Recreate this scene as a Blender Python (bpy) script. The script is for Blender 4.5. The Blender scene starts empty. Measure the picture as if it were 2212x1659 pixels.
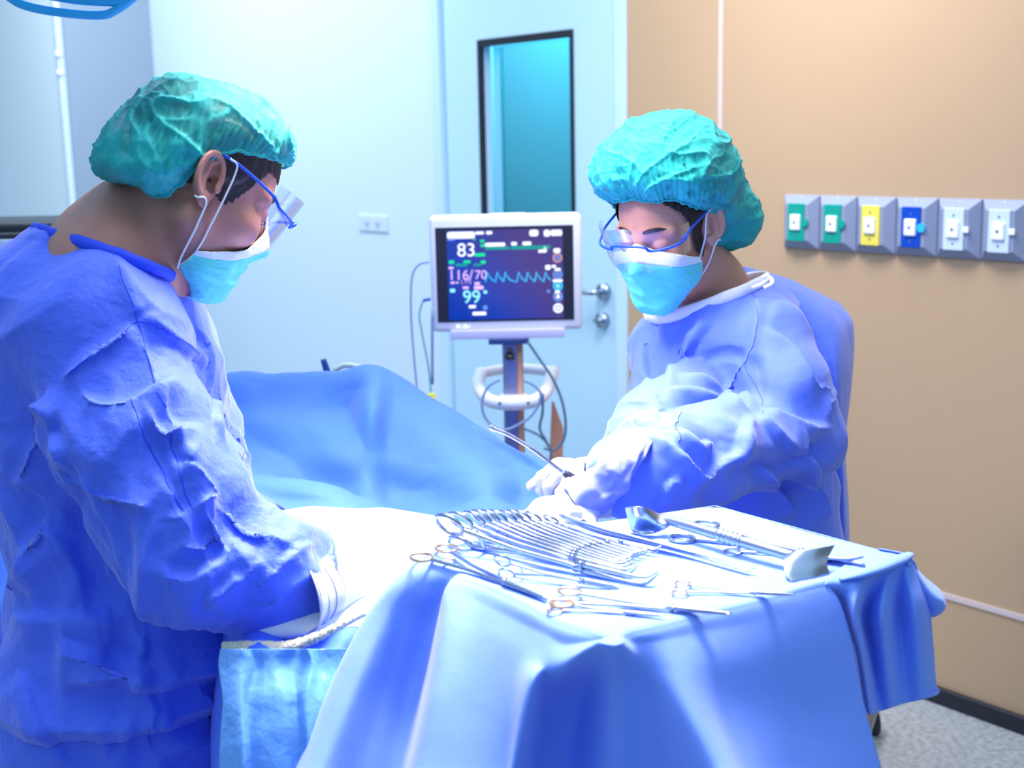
import bpy, math, random
import numpy as np
from mathutils import Matrix, Vector
random.seed(4); RNG = np.random.RandomState(7)
SC = bpy.context.scene; COL = SC.collection

# ------------------------------------------------------------------ camera
FPX, CXP, CYP, CAMZ = 2800., 1106., 829.5, 1.447
_p = math.atan(529.5/2800); _a = math.radians(1.25)
FW = np.array([0, math.cos(_p), -math.sin(_p)]); _u = np.array([0, math.sin(_p), math.cos(_p)]); _r = np.array([1., 0, 0])
RT = _r*math.cos(_a)-_u*math.sin(_a); UP = _u*math.cos(_a)+_r*math.sin(_a); CAM = np.array([0, 0, CAMZ])
cd = bpy.data.cameras.new('camera'); cam = bpy.data.objects.new('camera', cd); COL.objects.link(cam)
M = Matrix.Identity(4)
for i in range(3):
    M[i][0] = RT[i]; M[i][1] = UP[i]; M[i][2] = -FW[i]; M[i][3] = CAM[i]
cam.matrix_world = M
cd.sensor_width = 36; cd.lens = 36*FPX/2212; cd.clip_start = .05
cd.dof.use_dof = True; cd.dof.focus_distance = 1.78; cd.dof.aperture_fstop = 5.0
SC.camera = cam
def ray(x, y): return FW+(x-CXP)/FPX*RT+(CYP-y)/FPX*UP
def P(x, y, Y): d = ray(x, y); return CAM+d*(Y/d[1])
def PZ(x, y, z): d = ray(x, y); return CAM+d*((z-CAMZ)/d[2])
def proj(V):
    v = np.asarray(V)-CAM; w = v@FW
    return CXP+FPX*(v@RT)/w, CYP-FPX*(v@UP)/w, w

# ------------------------------------------------------------------ world and lights
SC.view_settings.view_transform = 'Standard'; SC.view_settings.look = 'None'
SC.view_settings.gamma = 1; SC.view_settings.exposure = 0.3
try: SC.view_settings.use_curve_mapping = False
except Exception: pass
w = bpy.data.worlds.new('world'); SC.world = w; w.use_nodes = True
w.node_tree.nodes['Background'].inputs[0].default_value = (.45, .72, 1, 1)
_nt = w.node_tree; _tc = _nt.nodes.new('ShaderNodeTexCoord'); _sx = _nt.nodes.new('ShaderNodeSeparateXYZ'); _nt.links.new(_tc.outputs['Generated'], _sx.inputs[0])
_mr = _nt.nodes.new('ShaderNodeMapRange'); _nt.links.new(_sx.outputs['Z'], _mr.inputs[0])   # dim towards the floor, bright towards the ceiling
_mr.inputs[1].default_value = -.05; _mr.inputs[2].default_value = .6; _mr.inputs[3].default_value = .12; _mr.inputs[4].default_value = .98
_nt.links.new(_mr.outputs[0], _nt.nodes['Background'].inputs[1])
def area(name, loc, target, size, power, color, spread=180, size_y=None):
    l = bpy.data.lights.new(name, 'AREA'); l.energy = power; l.color = color; l.size = size
    l.shape = 'DISK' if size_y is None else 'RECTANGLE'
    if size_y: l.size_y = size_y
    l.spread = math.radians(spread)
    o = bpy.data.objects.new(name, l); COL.objects.link(o); o.location = loc
    o.rotation_euler = (Vector(target)-Vector(loc)).to_track_quat('-Z', 'Y').to_euler()
    return o
area('surgical_and_fill_beam', (-.12, 1.85, 2.35), (-.15, 1.75, .9), .5, 8.5, (1, .82, .8), 60)
area('surgical_and_fill_beam', (.15, 1.75, 2.4), (.1, 1.4, .97), .4, 4.2, (1, .8, .84), 50)
area('overhead_fill_beam', (.15, 2.75, 2.7), (.72, 3.5, 1.35), .5, 7, (1, .95, .92), 95, .5)  # unseen lamp added to wash the orange wall with a vertical gradient
area('overhead_fill_beam', (-2.0, 5.0, 2.8), (-2.3, 6.4, 1.2), .9, 22, (.9, .96, 1), 180, .9)  # unseen lamp added to brighten the dim left wall
area('surgical_and_fill_beam', (.35, 2.15, 2.15), (-.33, 1.66, 1.2), .3, 2.6, (1, .86, .84), 60)  # added fill that lights the man's face and chest
area('surgical_and_fill_beam', (-.55, 1.55, 2.2), (.3, 2.0, 1.1), .3, 2.6, (1, .88, .86), 60)  # added fill that shapes the woman from the left
area('overhead_fill_beam', (.4, 2.6, 2.85), (.3, 2.4, 0), 1.2, 24, (1, .93, .96), 180, 1.2)  # unseen ceiling panel, added as general fill
area('overhead_fill_beam', (-1.3, 4.2, 2.85), (-1.3, 5.5, .9), 1.2, 29, (.88, .95, 1), 180, 1.2)  # unseen ceiling panel, added to fill the white back wall
area('overhead_fill_beam', (-.35, 1.2, 2.85), (-.5, 1.6, 1.0), .8, 16, (1, .9, .95), 180, .8)  # unseen ceiling panel, added as fill over the man

# ------------------------------------------------------------------ materials
MATS = {}
def mat(name, color, rough=.5, metal=0., sheen=0., bump=None, alpha=1., emis=None, trans=0., spec=.5, var=None, sss=0., coat=0.):
    if name in MATS: return MATS[name]
    m = bpy.data.materials.new(name); m.use_nodes = True; nt = m.node_tree; b = nt.nodes['Principled BSDF']
    b.inputs['Base Color'].default_value = (*color, 1); b.inputs['Roughness'].default_value = rough
    b.inputs['Metallic'].default_value = metal; b.inputs['Alpha'].default_value = alpha
    b.inputs['Transmission Weight'].default_value = trans; b.inputs['Specular IOR Level'].default_value = spec
    b.inputs['Coat Weight'].default_value = coat
    if sheen: b.inputs['Sheen Weight'].default_value = sheen; b.inputs['Sheen Roughness'].default_value = .45; b.inputs['Sheen Tint'].default_value = (.85, .85, 1, 1)
    if sss: b.inputs['Subsurface Weight'].default_value = sss; b.inputs['Subsurface Radius'].default_value = (.012, .005, .003); b.inputs['Subsurface Scale'].default_value = 1
    if emis: b.inputs['Emission Color'].default_value = (*emis[0], 1); b.inputs['Emission Strength'].default_value = emis[1]
    tc = nt.nodes.new('ShaderNodeTexCoord')
    if var:   # second colour, scale, amount
        n = nt.nodes.new('ShaderNodeTexNoise'); n.inputs['Scale'].default_value = var[1]; n.inputs['Detail'].default_value = 5
        nt.links.new(tc.outputs['Object'], n.inputs['Vector'])
        mx = nt.nodes.new('ShaderNodeMix'); mx.data_type = 'RGBA'
        mr = nt.nodes.new('ShaderNodeMapRange'); mr.inputs[1].default_value = .35; mr.inputs[2].default_value = .65; mr.inputs[4].default_value = var[2]
        nt.links.new(n.outputs['Fac'], mr.inputs[0]); nt.links.new(mr.outputs[0], mx.inputs['Factor'])
        mx.inputs['A'].default_value = (*color, 1); mx.inputs['B'].default_value = (*var[0], 1)
        nt.links.new(mx.outputs['Result'], b.inputs['Base Color'])
    if bump:  # list of (scale, height)
        prev = None
        for sc, h in bump:
            n = nt.nodes.new('ShaderNodeTexNoise'); n.inputs['Scale'].default_value = sc; n.inputs['Detail'].default_value = 4
            nt.links.new(tc.outputs['Object'], n.inputs['Vector'])
            bp = nt.nodes.new('ShaderNodeBump'); bp.inputs['Strength'].default_value = 1; bp.inputs['Distance'].default_value = h
            nt.links.new(n.outputs['Fac'], bp.inputs['Height'])
            if prev: nt.links.new(prev.outputs[0], bp.inputs['Normal'])
            prev = bp
        nt.links.new(prev.outputs[0], b.inputs['Normal'])
    MATS[name] = m
    return m
GOWN = mat('gown_fabric', (.07, .15, .86), .62, sheen=.35, bump=[(22, .006), (70, .002), (900, .0002)], spec=.35)
GOWN2 = mat('gown_fabric_light', (.12, .215, .9), .62, sheen=.35, bump=[(18, .004), (800, .0002)], spec=.35)
TRIMB = mat('gown_binding_blue', (.01, .06, .75), .7)
CUFFM = mat('gown_cuff_fabric', (.19, .24, .7), .7, sheen=.3, bump=[(40, .002)])
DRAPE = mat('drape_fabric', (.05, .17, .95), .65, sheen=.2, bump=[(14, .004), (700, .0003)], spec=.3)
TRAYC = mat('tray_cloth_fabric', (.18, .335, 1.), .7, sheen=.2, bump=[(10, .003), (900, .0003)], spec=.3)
PLAST = mat('drape_plastic', (.12, .33, .8), .22, bump=[(12, .01), (40, .002)], spec=.6)
WHITE = mat('white_binding', (.85, .83, .92), .7)
GLOVE = mat('white_latex', (.52, .57, .70), .4, spec=.4, sss=.1, bump=[(60, .0012)])
PAD = mat('white_pad', (.85, .88, .9), .8, bump=[(30, .004)])
PADY = mat('pad_edge_cream', (.75, .72, .5), .9, bump=[(220, .004)])
SKINM = mat('skin_brown', (.46, .215, .165), .5, sss=.12, bump=[(400, .0006)], var=((.4, .18, .14), 30, .6))
SKINF = mat('skin_warm', (.62, .31, .24), .48, sss=.12, bump=[(400, .0004)], var=((.56, .27, .2), 30, .6))
HAIR = mat('hair_dark', (.018, .012, .012), .55, bump=[(150, .002)])
LASH = mat('brow_hair', (.02, .014, .02), .6)
EYEW = mat('eye_white', (.7, .7, .75), .2)
CYAN = mat('mask_fabric', (.12, .74, .66), .8, sheen=.2, bump=[(45, .003), (600, .0003)])
MASKW = mat('mask_white', (.8, .88, .92), .8)
BLUEP = mat('blue_plastic', (.008, .08, .62), .3)
STEEL = mat('polished_steel', (.44, .50, .60), .2, metal=1)
STEELB = mat('brushed_steel', (.38, .46, .58), .3, metal=1)
GOLD = mat('gold_plating', (.95, .66, .36), .2, metal=1)
WPLAST = mat('white_plastic', (.82, .84, .95), .4)
BLACKP = mat('black_plastic', (.012, .016, .03), .45)
BLUEA = mat('lamp_handle_blue', (.03, .5, .95), .45)
GREYC = mat('grey_cable', (.1, .19, .3), .5)
GREYL = mat('light_cable', (.25, .36, .62), .5)
GALV = mat('grey_steel_column', (.34, .36, .5), .35, metal=.7)
GREY = mat('outlet_grey', (.26, .31, .45), .5)
GREEN = mat('outlet_green', (0, .35, .27), .4); YEL = mat('outlet_yellow', (.85, .72, .1), .4)
NAVY = mat('outlet_blue', (0, .06, .5), .4); OUTW = mat('outlet_white', (.6, .74, .92), .4)
SOCK = mat('outlet_socket_white', (.9, .93, .95), .3)
WOODY = mat('orange_sleeve', (.75, .36, .22), .6)
def m_emit(name, c, s=1.): return mat(name, (0, 0, 0), .4, emis=(c, s))
def capmat():
    m = bpy.data.materials.new('cap_nonwoven'); m.use_nodes = True; nt = m.node_tree; b = nt.nodes['Principled BSDF']
    b.inputs['Base Color'].default_value = (.0, .42, .40, 1); b.inputs['Roughness'].default_value = .75
    b.inputs['Sheen Weight'].default_value = .12
    at = nt.nodes.new('ShaderNodeAttribute'); at.attribute_name = 'layer'
    tc = nt.nodes.new('ShaderNodeTexCoord'); n = nt.nodes.new('ShaderNodeTexNoise'); n.inputs['Scale'].default_value = 60; n.inputs['Detail'].default_value = 6
    nt.links.new(tc.outputs['Object'], n.inputs['Vector'])
    ma = nt.nodes.new('ShaderNodeMath'); ma.operation = 'MULTIPLY_ADD'; ma.inputs[1].default_value = .35
    nt.links.new(n.outputs['Fac'], ma.inputs[0]); nt.links.new(at.outputs['Fac'], ma.inputs[2])
    mr = nt.nodes.new('ShaderNodeMapRange'); mr.inputs[1].default_value = .1; mr.inputs[2].default_value = .8; mr.inputs[3].default_value = .22; mr.inputs[4].default_value = .97
    nt.links.new(ma.outputs[0], mr.inputs[0]); nt.links.new(mr.outputs[0], b.inputs['Alpha'])
    n2 = nt.nodes.new('ShaderNodeTexNoise'); n2.inputs['Scale'].default_value = 500
    nt.links.new(tc.outputs['Object'], n2.inputs['Vector'])
    bp = nt.nodes.new('ShaderNodeBump'); bp.inputs['Distance'].default_value = .0004; nt.links.new(n2.outputs['Fac'], bp.inputs['Height']); nt.links.new(bp.outputs[0], b.inputs['Normal'])
    return m
CAPM = capmat()
def clearmat(name, tint, refl, rough=.08):
    m = bpy.data.materials.new(name); m.use_nodes = True; nt = m.node_tree; nt.nodes.clear()
    o = nt.nodes.new('ShaderNodeOutputMaterial'); t = nt.nodes.new('ShaderNodeBsdfTransparent'); t.inputs[0].default_value = (*tint, 1)
    g = nt.nodes.new('ShaderNodeBsdfGlossy'); g.inputs['Roughness'].default_value = rough; g.inputs[0].default_value = (.95, .95, 1, 1)
    f = nt.nodes.new('ShaderNodeFresnel'); f.inputs[0].default_value = 1.45
    a = nt.nodes.new('ShaderNodeMath'); a.operation = 'MULTIPLY_ADD'; a.inputs[1].default_value = .55; a.inputs[2].default_value = refl; nt.links.new(f.outputs[0], a.inputs[0])
    mx = nt.nodes.new('ShaderNodeMixShader'); nt.links.new(a.outputs[0], mx.inputs[0]); nt.links.new(t.outputs[0], mx.inputs[1]); nt.links.new(g.outputs[0], mx.inputs[2])
    nt.links.new(mx.outputs[0], o.inputs[0]); return m
SHIELD = clearmat('clear_visor', (.9, .88, .98), .03, .2)
TUBEC = clearmat('clear_tube', (.75, .75, .85), .25)

# ------------------------------------------------------------------ mesh helpers
def mk(name, V, F, m, parent=None, smooth=True, attr=None):
    me = bpy.data.meshes.new(name); me.from_pydata([tuple(map(float, v)) for v in V], [], [tuple(map(int, f)) for f in F])
    if m: me.materials.append(m)
    if smooth: me.polygons.foreach_set('use_smooth', [True]*len(me.polygons))
    if attr is not None:
        a = me.attributes.new('layer', 'FLOAT', 'POINT'); a.data.foreach_set('value', np.asarray(attr, dtype=np.float32))
    me.update(); o = bpy.data.objects.new(name, me); COL.objects.link(o)
    if parent: o.parent = parent; o.matrix_parent_inverse = parent.matrix_world.inverted() if False else Matrix.Identity(4)
    return o
def thing(name, label, cat, group=None, loc=(0, 0, 0)):
    o = bpy.data.objects.new(name, None); COL.objects.link(o); o.location = loc; o.empty_display_size = .05
    o['label'] = label; o['category'] = cat
    if group: o['group'] = group
    return o
def tag(o, label, cat, group=None):
    o['label'] = label; o['category'] = cat
    if group: o['group'] = group
    return o
def struct(o): o['kind'] = 'structure'; return o
class B:
    def __init__(s): s.V = []; s.F = []; s.n = 0
    def add(s, V, F):
        s.V += [tuple(v) for v in V]; s.F += [tuple(i+s.n for i in f) for f in F]; s.n = len(s.V); return s
def box(c, s, R=None, bev=0):
    c = np.array(c, float); hx, hy, hz = np.array(s)/2.
    if bev <= 0:
        V = np.array([(x, y, z) for x in (-hx, hx) for y in (-hy, hy) for z in (-hz, hz)])
        F = [(0, 1, 3, 2), (4, 6, 7, 5), (0, 4, 5, 1), (2, 3, 7, 6), (0, 2, 6, 4), (1, 5, 7, 3)]
    else:
        import bmesh
        bm = bmesh.new(); bmesh.ops.create_cube(bm, size=1)
        for v in bm.verts: v.co = (v.co.x*2*hx, v.co.y*2*hy, v.co.z*2*hz)
        bmesh.ops.bevel(bm, geom=bm.edges[:], offset=bev, segments=3, affect='EDGES', profile=.5)
        V = np.array([v.co[:] for v in bm.verts]); bm.verts.index_update(); F = [tuple(v.index for v in f.verts) for f in bm.faces]; bm.free()
    if R is not None: V = V@np.array(R).T
    return V+c, F
def catmull(pts, n):
    p = np.asarray(pts, float)
    if len(p) == 2: t = np.linspace(0, 1, n)[:, None]; return p[0]*(1-t)+p[1]*t
    q = np.vstack([2*p[0]-p[1], p, 2*p[-1]-p[-2]]); out = []
    ts = np.linspace(0, len(p)-1, n)
    for t in ts:
        i = min(int(t), len(p)-2); u = t-i; a, b, c, d = q[i], q[i+1], q[i+2], q[i+3]
        out.append(.5*((2*b)+(c-a)*u+(2*a-5*b+4*c-d)*u*u+(3*b-a-3*c+d)*u**3))
    return np.array(out)
def tube(pts, r, n=None, k=10, flat=None, closed=False, spl=True):
    """round tube through points; r scalar or list; flat=(up vector, ratio)"""
    pts = np.asarray(pts, float)
    if spl and not closed: path = catmull(pts, n or max(8, len(pts)*6))
    else: path = pts
    m = len(path); rr = np.interp(np.linspace(0, 1, m), np.linspace(0, 1, len(np.atleast_1d(r))), np.atleast_1d(r)) if np.ndim(r) else np.full(m, r)
    T = np.roll(path, -1, 0)-np.roll(path, 1, 0) if closed else np.gradient(path, axis=0)
    T /= np.linalg.norm(T, axis=1)[:, None]+1e-12
    up = np.array([0, 0, 1.]) if flat is None else np.array(flat[0], float); ra = 1 if flat is None else flat[1]
    V = []; N = np.cross(T[0], up)
    if np.linalg.norm(N) < 1e-3: N = np.cross(T[0], [0, 1., 0])
    for i in range(m):
        if flat is not None: N = np.cross(T[i], up)
        else: N = N-T[i]*(N@T[i])
        N = N/(np.linalg.norm(N)+1e-12); Bn = np.cross(N, T[i])
        for j in range(k):
            a = 2*math.pi*j/k; V.append(path[i]+rr[i]*(math.cos(a)*N+math.sin(a)*Bn*ra))
    F = []
    for i in range(m if closed else m-1):
        for j in range(k): i2 = (i+1) % m; F.append((i*k+j, i*k+(j+1) % k, i2*k+(j+1) % k, i2*k+j))
    if not closed: F.append(tuple(range(k-1, -1, -1))); F.append(tuple((m-1)*k+j for j in range(k)))
    return V, F
def ring(c, u, v, ru, rv, r, k=8, n=28):
    c, u, v = (np.asarray(x, float) for x in (c, u, v))
    return tube([c+u*ru*math.cos(t)+v*rv*math.sin(t) for t in np.linspace(0, 2*math.pi, n, endpoint=False)], r, k=k, closed=True)
def cyl(a, b, r, k=24): return tube([a, b], r, n=2, k=k)

def surfnet(f, lo, hi, h, blk=8):
    lo = np.array(lo, float); n = (np.ceil((np.array(hi)-lo)/h/blk).astype(int))*blk+1
    ax = [lo[i]+h*np.arange(n[i]) for i in range(3)]
    cn = (n-1)//blk
    cc = np.stack(np.meshgrid(*[lo[i]+h*blk*(np.arange(cn[i])+.5) for i in range(3)], indexing='ij'), -1)
    cv = f(cc.reshape(-1, 3)).reshape(cn)
    V = np.ones(n)
    big = np.kron(np.where(cv < 0, -1., 1.), np.ones((blk, blk, blk))); V[:-1, :-1, :-1] = big
    act = np.argwhere(np.abs(cv) < h*blk*1.25)
    g = np.stack(np.meshgrid(*[np.arange(blk+1)]*3, indexing='ij'), -1).reshape(-1, 3)
    for s in range(0, len(act), 400):
        idx = (act[s:s+400, None, :]*blk+g[None]).reshape(-1, 3)
        val = f(lo+idx*h); V[idx[:, 0], idx[:, 1], idx[:, 2]] = val
    S = V < 0
    c = n-1; sm = np.zeros((*c, 3)); ct = np.zeros(c)
    for axi in range(3):
        o = [a for a in range(3) if a != axi]
        sl0 = [slice(None)]*3; sl1 = [slice(None)]*3; sl0[axi] = slice(0, -1); sl1[axi] = slice(1, None)
        a, b = V[tuple(sl0)], V[tuple(sl1)]; cr = (a < 0) != (b < 0)
        t = np.where(cr, a/(a-b+1e-20), 0)
        for d0 in (0, 1):
            for d1 in (0, 1):
                s = [slice(None)]*3; s[o[0]] = slice(d0, d0+c[o[0]]); s[o[1]] = slice(d1, d1+c[o[1]])
                m = cr[tuple(s)]; tt = t[tuple(s)]; ct += m
                sm[..., axi] += np.where(m, tt, 0); sm[..., o[0]] += m*d0; sm[..., o[1]] += m*d1
    A = ct > 0; idx = -np.ones(c, int); idx[A] = np.arange(A.sum())
    pos = lo+h*(np.argwhere(A)+sm[A]/ct[A][:, None])
    F = []
    for axi in range(3):
        o = [(axi+1) % 3, (axi+2) % 3]
        sl0 = [slice(None)]*3; sl1 = [slice(None)]*3; sl0[axi] = slice(0, -1); sl1[axi] = slice(1, None)
        cr = S[tuple(sl0)] != S[tuple(sl1)]; e = np.argwhere(cr)
        e = e[(e[:, o[0]] > 0) & (e[:, o[1]] > 0) & (e[:, o[0]] < c[o[0]]) & (e[:, o[1]] < c[o[1]])]
        if len(e) == 0: continue
        q = []
        for d0, d1 in ((-1, -1), (0, -1), (0, 0), (-1, 0)):
            x = e.copy(); x[:, o[0]] += d0; x[:, o[1]] += d1; q.append(idx[x[:, 0], x[:, 1], x[:, 2]])
        q = np.stack(q, 1); ins = S[e[:, 0], e[:, 1], e[:, 2]]; q[~ins] = q[~ins][:, ::-1]; F.append(q)
    F = np.vstack(F); F = F[(F >= 0).all(1)]
    for _ in range(2):
        v = f(pos); G = grad(f, pos, h*.3); pos = pos-G*np.clip(v/np.maximum((G*G).sum(1), .2), -h, h)[:, None]
    return pos, F
def grad(f, p, e):
    G = np.zeros_like(p)
    for i in range(3):
        d = np.zeros(3); d[i] = e; G[:, i] = (f(p+d)-f(p-d))/(2*e)
    return G
def smin(a, b, k): h = np.maximum(k-np.abs(a-b), 0)/k; return np.minimum(a, b)-h*h*k*.25
def smax(a, b, k): return -smin(-a, -b, k)
def cap(p, a, b, ra, rb=None):
    a = np.asarray(a, float); b = np.asarray(b, float); rb = ra if rb is None else rb
    ab = b-a; t = np.clip(((p-a)@ab)/(ab@ab+1e-12), 0, 1)
    return np.linalg.norm(p-a-t[:, None]*ab, axis=1)-(ra+t*(rb-ra))
def ell(p, c, r, R=None):
    q = p-np.asarray(c, float)
    if R is not None: q = q@np.asarray(R)
    r = np.asarray(r, float); k0 = np.linalg.norm(q/r, axis=1); k1 = np.linalg.norm(q/(r*r), axis=1)
    return np.where(k1 > 1e-9, k0*(k0-1)/(k1+1e-9), -r.min())
def vnormals(V, F):
    a = V[F[:, 2]]-V[F[:, 0]]; b = V[F[:, 3]]-V[F[:, 1]]; n = np.cross(a, b); N = np.zeros_like(V)
    for j in range(4):
        for i in range(3): N[:, i] += np.bincount(F[:, j], n[:, i], len(V))
    return N/(np.linalg.norm(N, axis=1)[:, None]+1e-12)
def edges(F):
    E = np.vstack([F[:, [0, 1]], F[:, [1, 2]], F[:, [2, 3]], F[:, [3, 0]]]); E.sort(1); return np.unique(E, axis=0)
def snoise(p, s, seed=0):
    """cheap smooth noise in -1..1"""
    r = np.random.RandomState(seed); out = np.zeros(len(p))
    for i in range(9):
        k = r.normal(size=3); k = k/np.linalg.norm(k)*s*r.uniform(.6, 1.6); out += np.sin(p@k*6.283+r.uniform(0, 6.28))
    return out/3.
def seams(V, F, lists, o, m, r=.0009):
    Nn = vnormals(V, F); x, y, w_ = proj(V); vis = ((CAM-V)*Nn).sum(1) > 0
    for pts in lists:
        pth = []
        for q in catmull(pts, 40):
            d2 = (x-q[0])**2+(y-q[1])**2+np.where(vis, 0, 1e6); c = np.argsort(d2)[:5]; c = c[np.argmin(w_[c])]
            if d2[c] < 900: pth.append(V[c])
        if len(pth) < 6: continue
        pth = np.array(pth)
        for _ in range(3): pth[1:-1] = .25*pth[:-2]+.5*pth[1:-1]+.25*pth[2:]
        mk('seam', *tube(pth, r, k=6, n=80), m, o)
def lap(V, F, it, lam=.5, E=None, mask=None):
    E = edges(F) if E is None else E; deg = np.bincount(E.ravel(), minlength=len(V))[:, None].clip(1)
    for _ in range(it):
        S = np.zeros_like(V)
        for i in range(3): S[:, i] = np.bincount(E[:, 0], V[E[:, 1], i], len(V))+np.bincount(E[:, 1], V[E[:, 0], i], len(V))
        d = lam*(S/deg-V)
        V = V+(d if mask is None else d*mask[:, None])
    return V
def wrinkle(V, F, grow, it=120, anchor=.012, seed=1, amp=.0015, inner=.006, outer=.03, fix=None, scale=9., bend=.12, bdir=None):
    """buckle a cloth mesh: every edge wants to be longer by grow (scalar, per vertex or function of the edge direction)"""
    N = vnormals(V, F); E = np.vstack([edges(F), np.sort(F[:, [0, 2]], 1), np.sort(F[:, [1, 3]], 1)]); V0 = V.copy()
    L = np.linalg.norm(V[E[:, 0]]-V[E[:, 1]], axis=1)
    g = np.full(len(V), grow) if np.isscalar(grow) else np.asarray(grow)
    ge = .5*(g[E[:, 0]]+g[E[:, 1]])
    if bdir is not None:   # growth mostly along a direction field (per vertex unit vectors)
        d = V[E[:, 1]]-V[E[:, 0]]; d /= L[:, None]+1e-9; al = np.abs((d*.5*(bdir[E[:, 0]]+bdir[E[:, 1]])).sum(1)); ge = ge*(.15+.85*al**2)
    L = L*(1+ge)
    X = V+N*(amp*snoise(V, scale, seed)+.5*amp*snoise(V, scale*2.3, seed+5))[:, None]; n = len(V)
    deg = np.bincount(E.ravel(), minlength=n).clip(1); Eb = edges(F); degb = np.bincount(Eb.ravel(), minlength=n).clip(1)[:, None]
    for k in range(it):
        d = X[E[:, 1]]-X[E[:, 0]]; l = np.linalg.norm(d, axis=1)+1e-9; c = (.5*(l-L)/l)[:, None]*d
        D = np.zeros_like(X)
        for i in range(3): D[:, i] = np.bincount(E[:, 0], c[:, i], n)-np.bincount(E[:, 1], c[:, i], n)
        X = X+D/deg[:, None]*1.9
        S = np.zeros_like(X); Dd = X-V0
        for i in range(3): S[:, i] = np.bincount(Eb[:, 0], Dd[Eb[:, 1], i], n)+np.bincount(Eb[:, 1], Dd[Eb[:, 0], i], n)
        X = X+bend*(S/degb-Dd)*(1 if k < it-8 else .3)
        X = X+anchor*(V0-X)
        s = ((X-V0)*N).sum(1); cl = np.clip(s, -inner, outer); X = X+N*(cl-s)[:, None]
        if fix is not None: X = X+fix[:, None]*(V0-X)
    return X
def crumple(V, F, amp, sc, seed=0, st=(1, 1, 1), fine=.35, w=None):
    """crisp fold lines of stiff non-woven cloth"""
    N = vnormals(V, F); q = V*np.array(st)
    warp = np.stack([snoise(q, sc*.5, seed+50+i) for i in range(3)], 1)*.25/sc; q = q+warp
    a = 1-np.abs(snoise(q, sc, seed)); b = 1-np.abs(snoise(q, sc*1.7, seed+1)); c = 1-np.abs(snoise(q, sc*3.1, seed+2))
    g = np.clip(.55+.6*snoise(V, sc*.35, seed+3), 0, 1)
    h = amp*((a-.6)*1.+(b-.6)*.55*g+(np.clip(c, 0, 1)-.6)*fine*g)
    return V+N*(h*(1 if w is None else w))[:, None]
def pathdist(V, path):
    """distance to a polyline, signed offset vector, param 0..1"""
    best = np.full(len(V), 1e9); vec = np.zeros_like(V); tan = np.zeros_like(V); par = np.zeros(len(V)); m = len(path)-1
    for i in range(m):
        a, b = path[i], path[i+1]; ab = b-a; t = np.clip(((V-a)@ab)/(ab@ab+1e-12), 0, 1); q = V-a-t[:, None]*ab; d = np.linalg.norm(q, axis=1)
        k = d < best; best[k] = d[k]; vec[k] = q[k]; tan[k] = ab/np.linalg.norm(ab); par[k] = (i+t[k])/m
    return best, vec, tan, par
def creases(V, F, lst, camfac=True, step=.012):
    """fold lines traced over the visible side of a garment; each ((px,py)..., height, width, sharp side)"""
    N = vnormals(V, F); E = None
    for pts, amp, wd, sd in lst:
        x, y, w_ = proj(V); vis = ((CAM-V)*N).sum(1) > 0
        pp = catmull(np.array(pts, float), len(pts)*5); path = []
        for q in pp:
            d2 = (x-q[0])**2+(y-q[1])**2+np.where(vis, 0, 1e6); c = np.argsort(d2)[:6]; c = c[d2[c] < 900]
            if len(c) == 0: continue
            path.append(P(q[0], q[1], V[c[np.argmin(w_[c])], 1]))
        if len(path) < 2: continue
        path = np.array(path)
        for _ in range(2): path[1:-1] = .25*path[:-2]+.5*path[1:-1]+.25*path[2:]
        d, vec, tan, par = pathdist(V, path)
        s = (np.cross(tan, N)*vec).sum(1)*sd   # positive on the long side
        end = np.clip(np.minimum(par, 1-par)*5, 0, 1); end = end*end*(3-2*end); end = np.maximum(end, 0)
        s2 = np.where(s > 0, d, -d) if sd else d
        prof = np.where(s2 > 0, np.exp(-(s2/wd)**1.3), np.exp(-(s2/(wd*.22))**2)) if sd else np.exp(-(d/wd)**2)
        k = (d < wd*4) & ((N*((CAM-V)/np.linalg.norm(CAM-V, axis=1)[:, None])).sum(1) > -.35)
        V = V+N*(amp*prof*end*k)[:, None]
    return V
def ctrl(grid, nu, nv, blur=1, lin=False):
    """grid[col][row] of 3D points -> dense vertex grid"""
    g = np.array(grid, float)
    f = (lambda a, n: np.array([np.interp(np.linspace(0, len(a)-1, n), np.arange(len(a)), a[:, i]) for i in range(a.shape[1])]).T) if lin else catmull
    c = np.array([f(col, nv) for col in g]); out = np.stack([f(c[:, j], nu) for j in range(nv)], 1)
    for _ in range(blur):
        o = out.copy()
        o[1:-1] = .25*out[:-2]+.5*out[1:-1]+.25*out[2:]; out = o.copy(); o[:, 1:-1] = .25*out[:, :-2]+.5*out[:, 1:-1]+.25*out[:, 2:]; out = o
    F = [(i*nv+j, (i+1)*nv+j, (i+1)*nv+j+1, i*nv+j+1) for i in range(nu-1) for j in range(nv-1)]
    return out.reshape(-1, 3), np.array(F)
def solidify(o, t, off=-1):
    m = o.modifiers.new('thick', 'SOLIDIFY'); m.thickness = t; m.offset = off; return o
def delete_verts(V, F, kill, attr=None):
    keep = ~kill; idx = np.cumsum(keep)-1; F = F[keep[F].all(1)]; F = idx[F]
    return (V[keep], F) if attr is None else (V[keep], F, attr[keep])
def boundary_loops(F):
    E = np.vstack([F[:, [0, 1]], F[:, [1, 2]], F[:, [2, 3]], F[:, [3, 0]]]); s = np.sort(E, 1)
    u, inv, c = np.unique(s, axis=0, return_inverse=True, return_counts=True); b = E[c[inv.ravel()] == 1]
    nxt = {int(a): int(z) for a, z in b}; loops = []
    while nxt:
        a = next(iter(nxt)); L = [a]; z = nxt.pop(a)
        while z in nxt: L.append(z); z = nxt.pop(z)
        loops.append(L)
    return sorted(loops, key=len, reverse=True)
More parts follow.
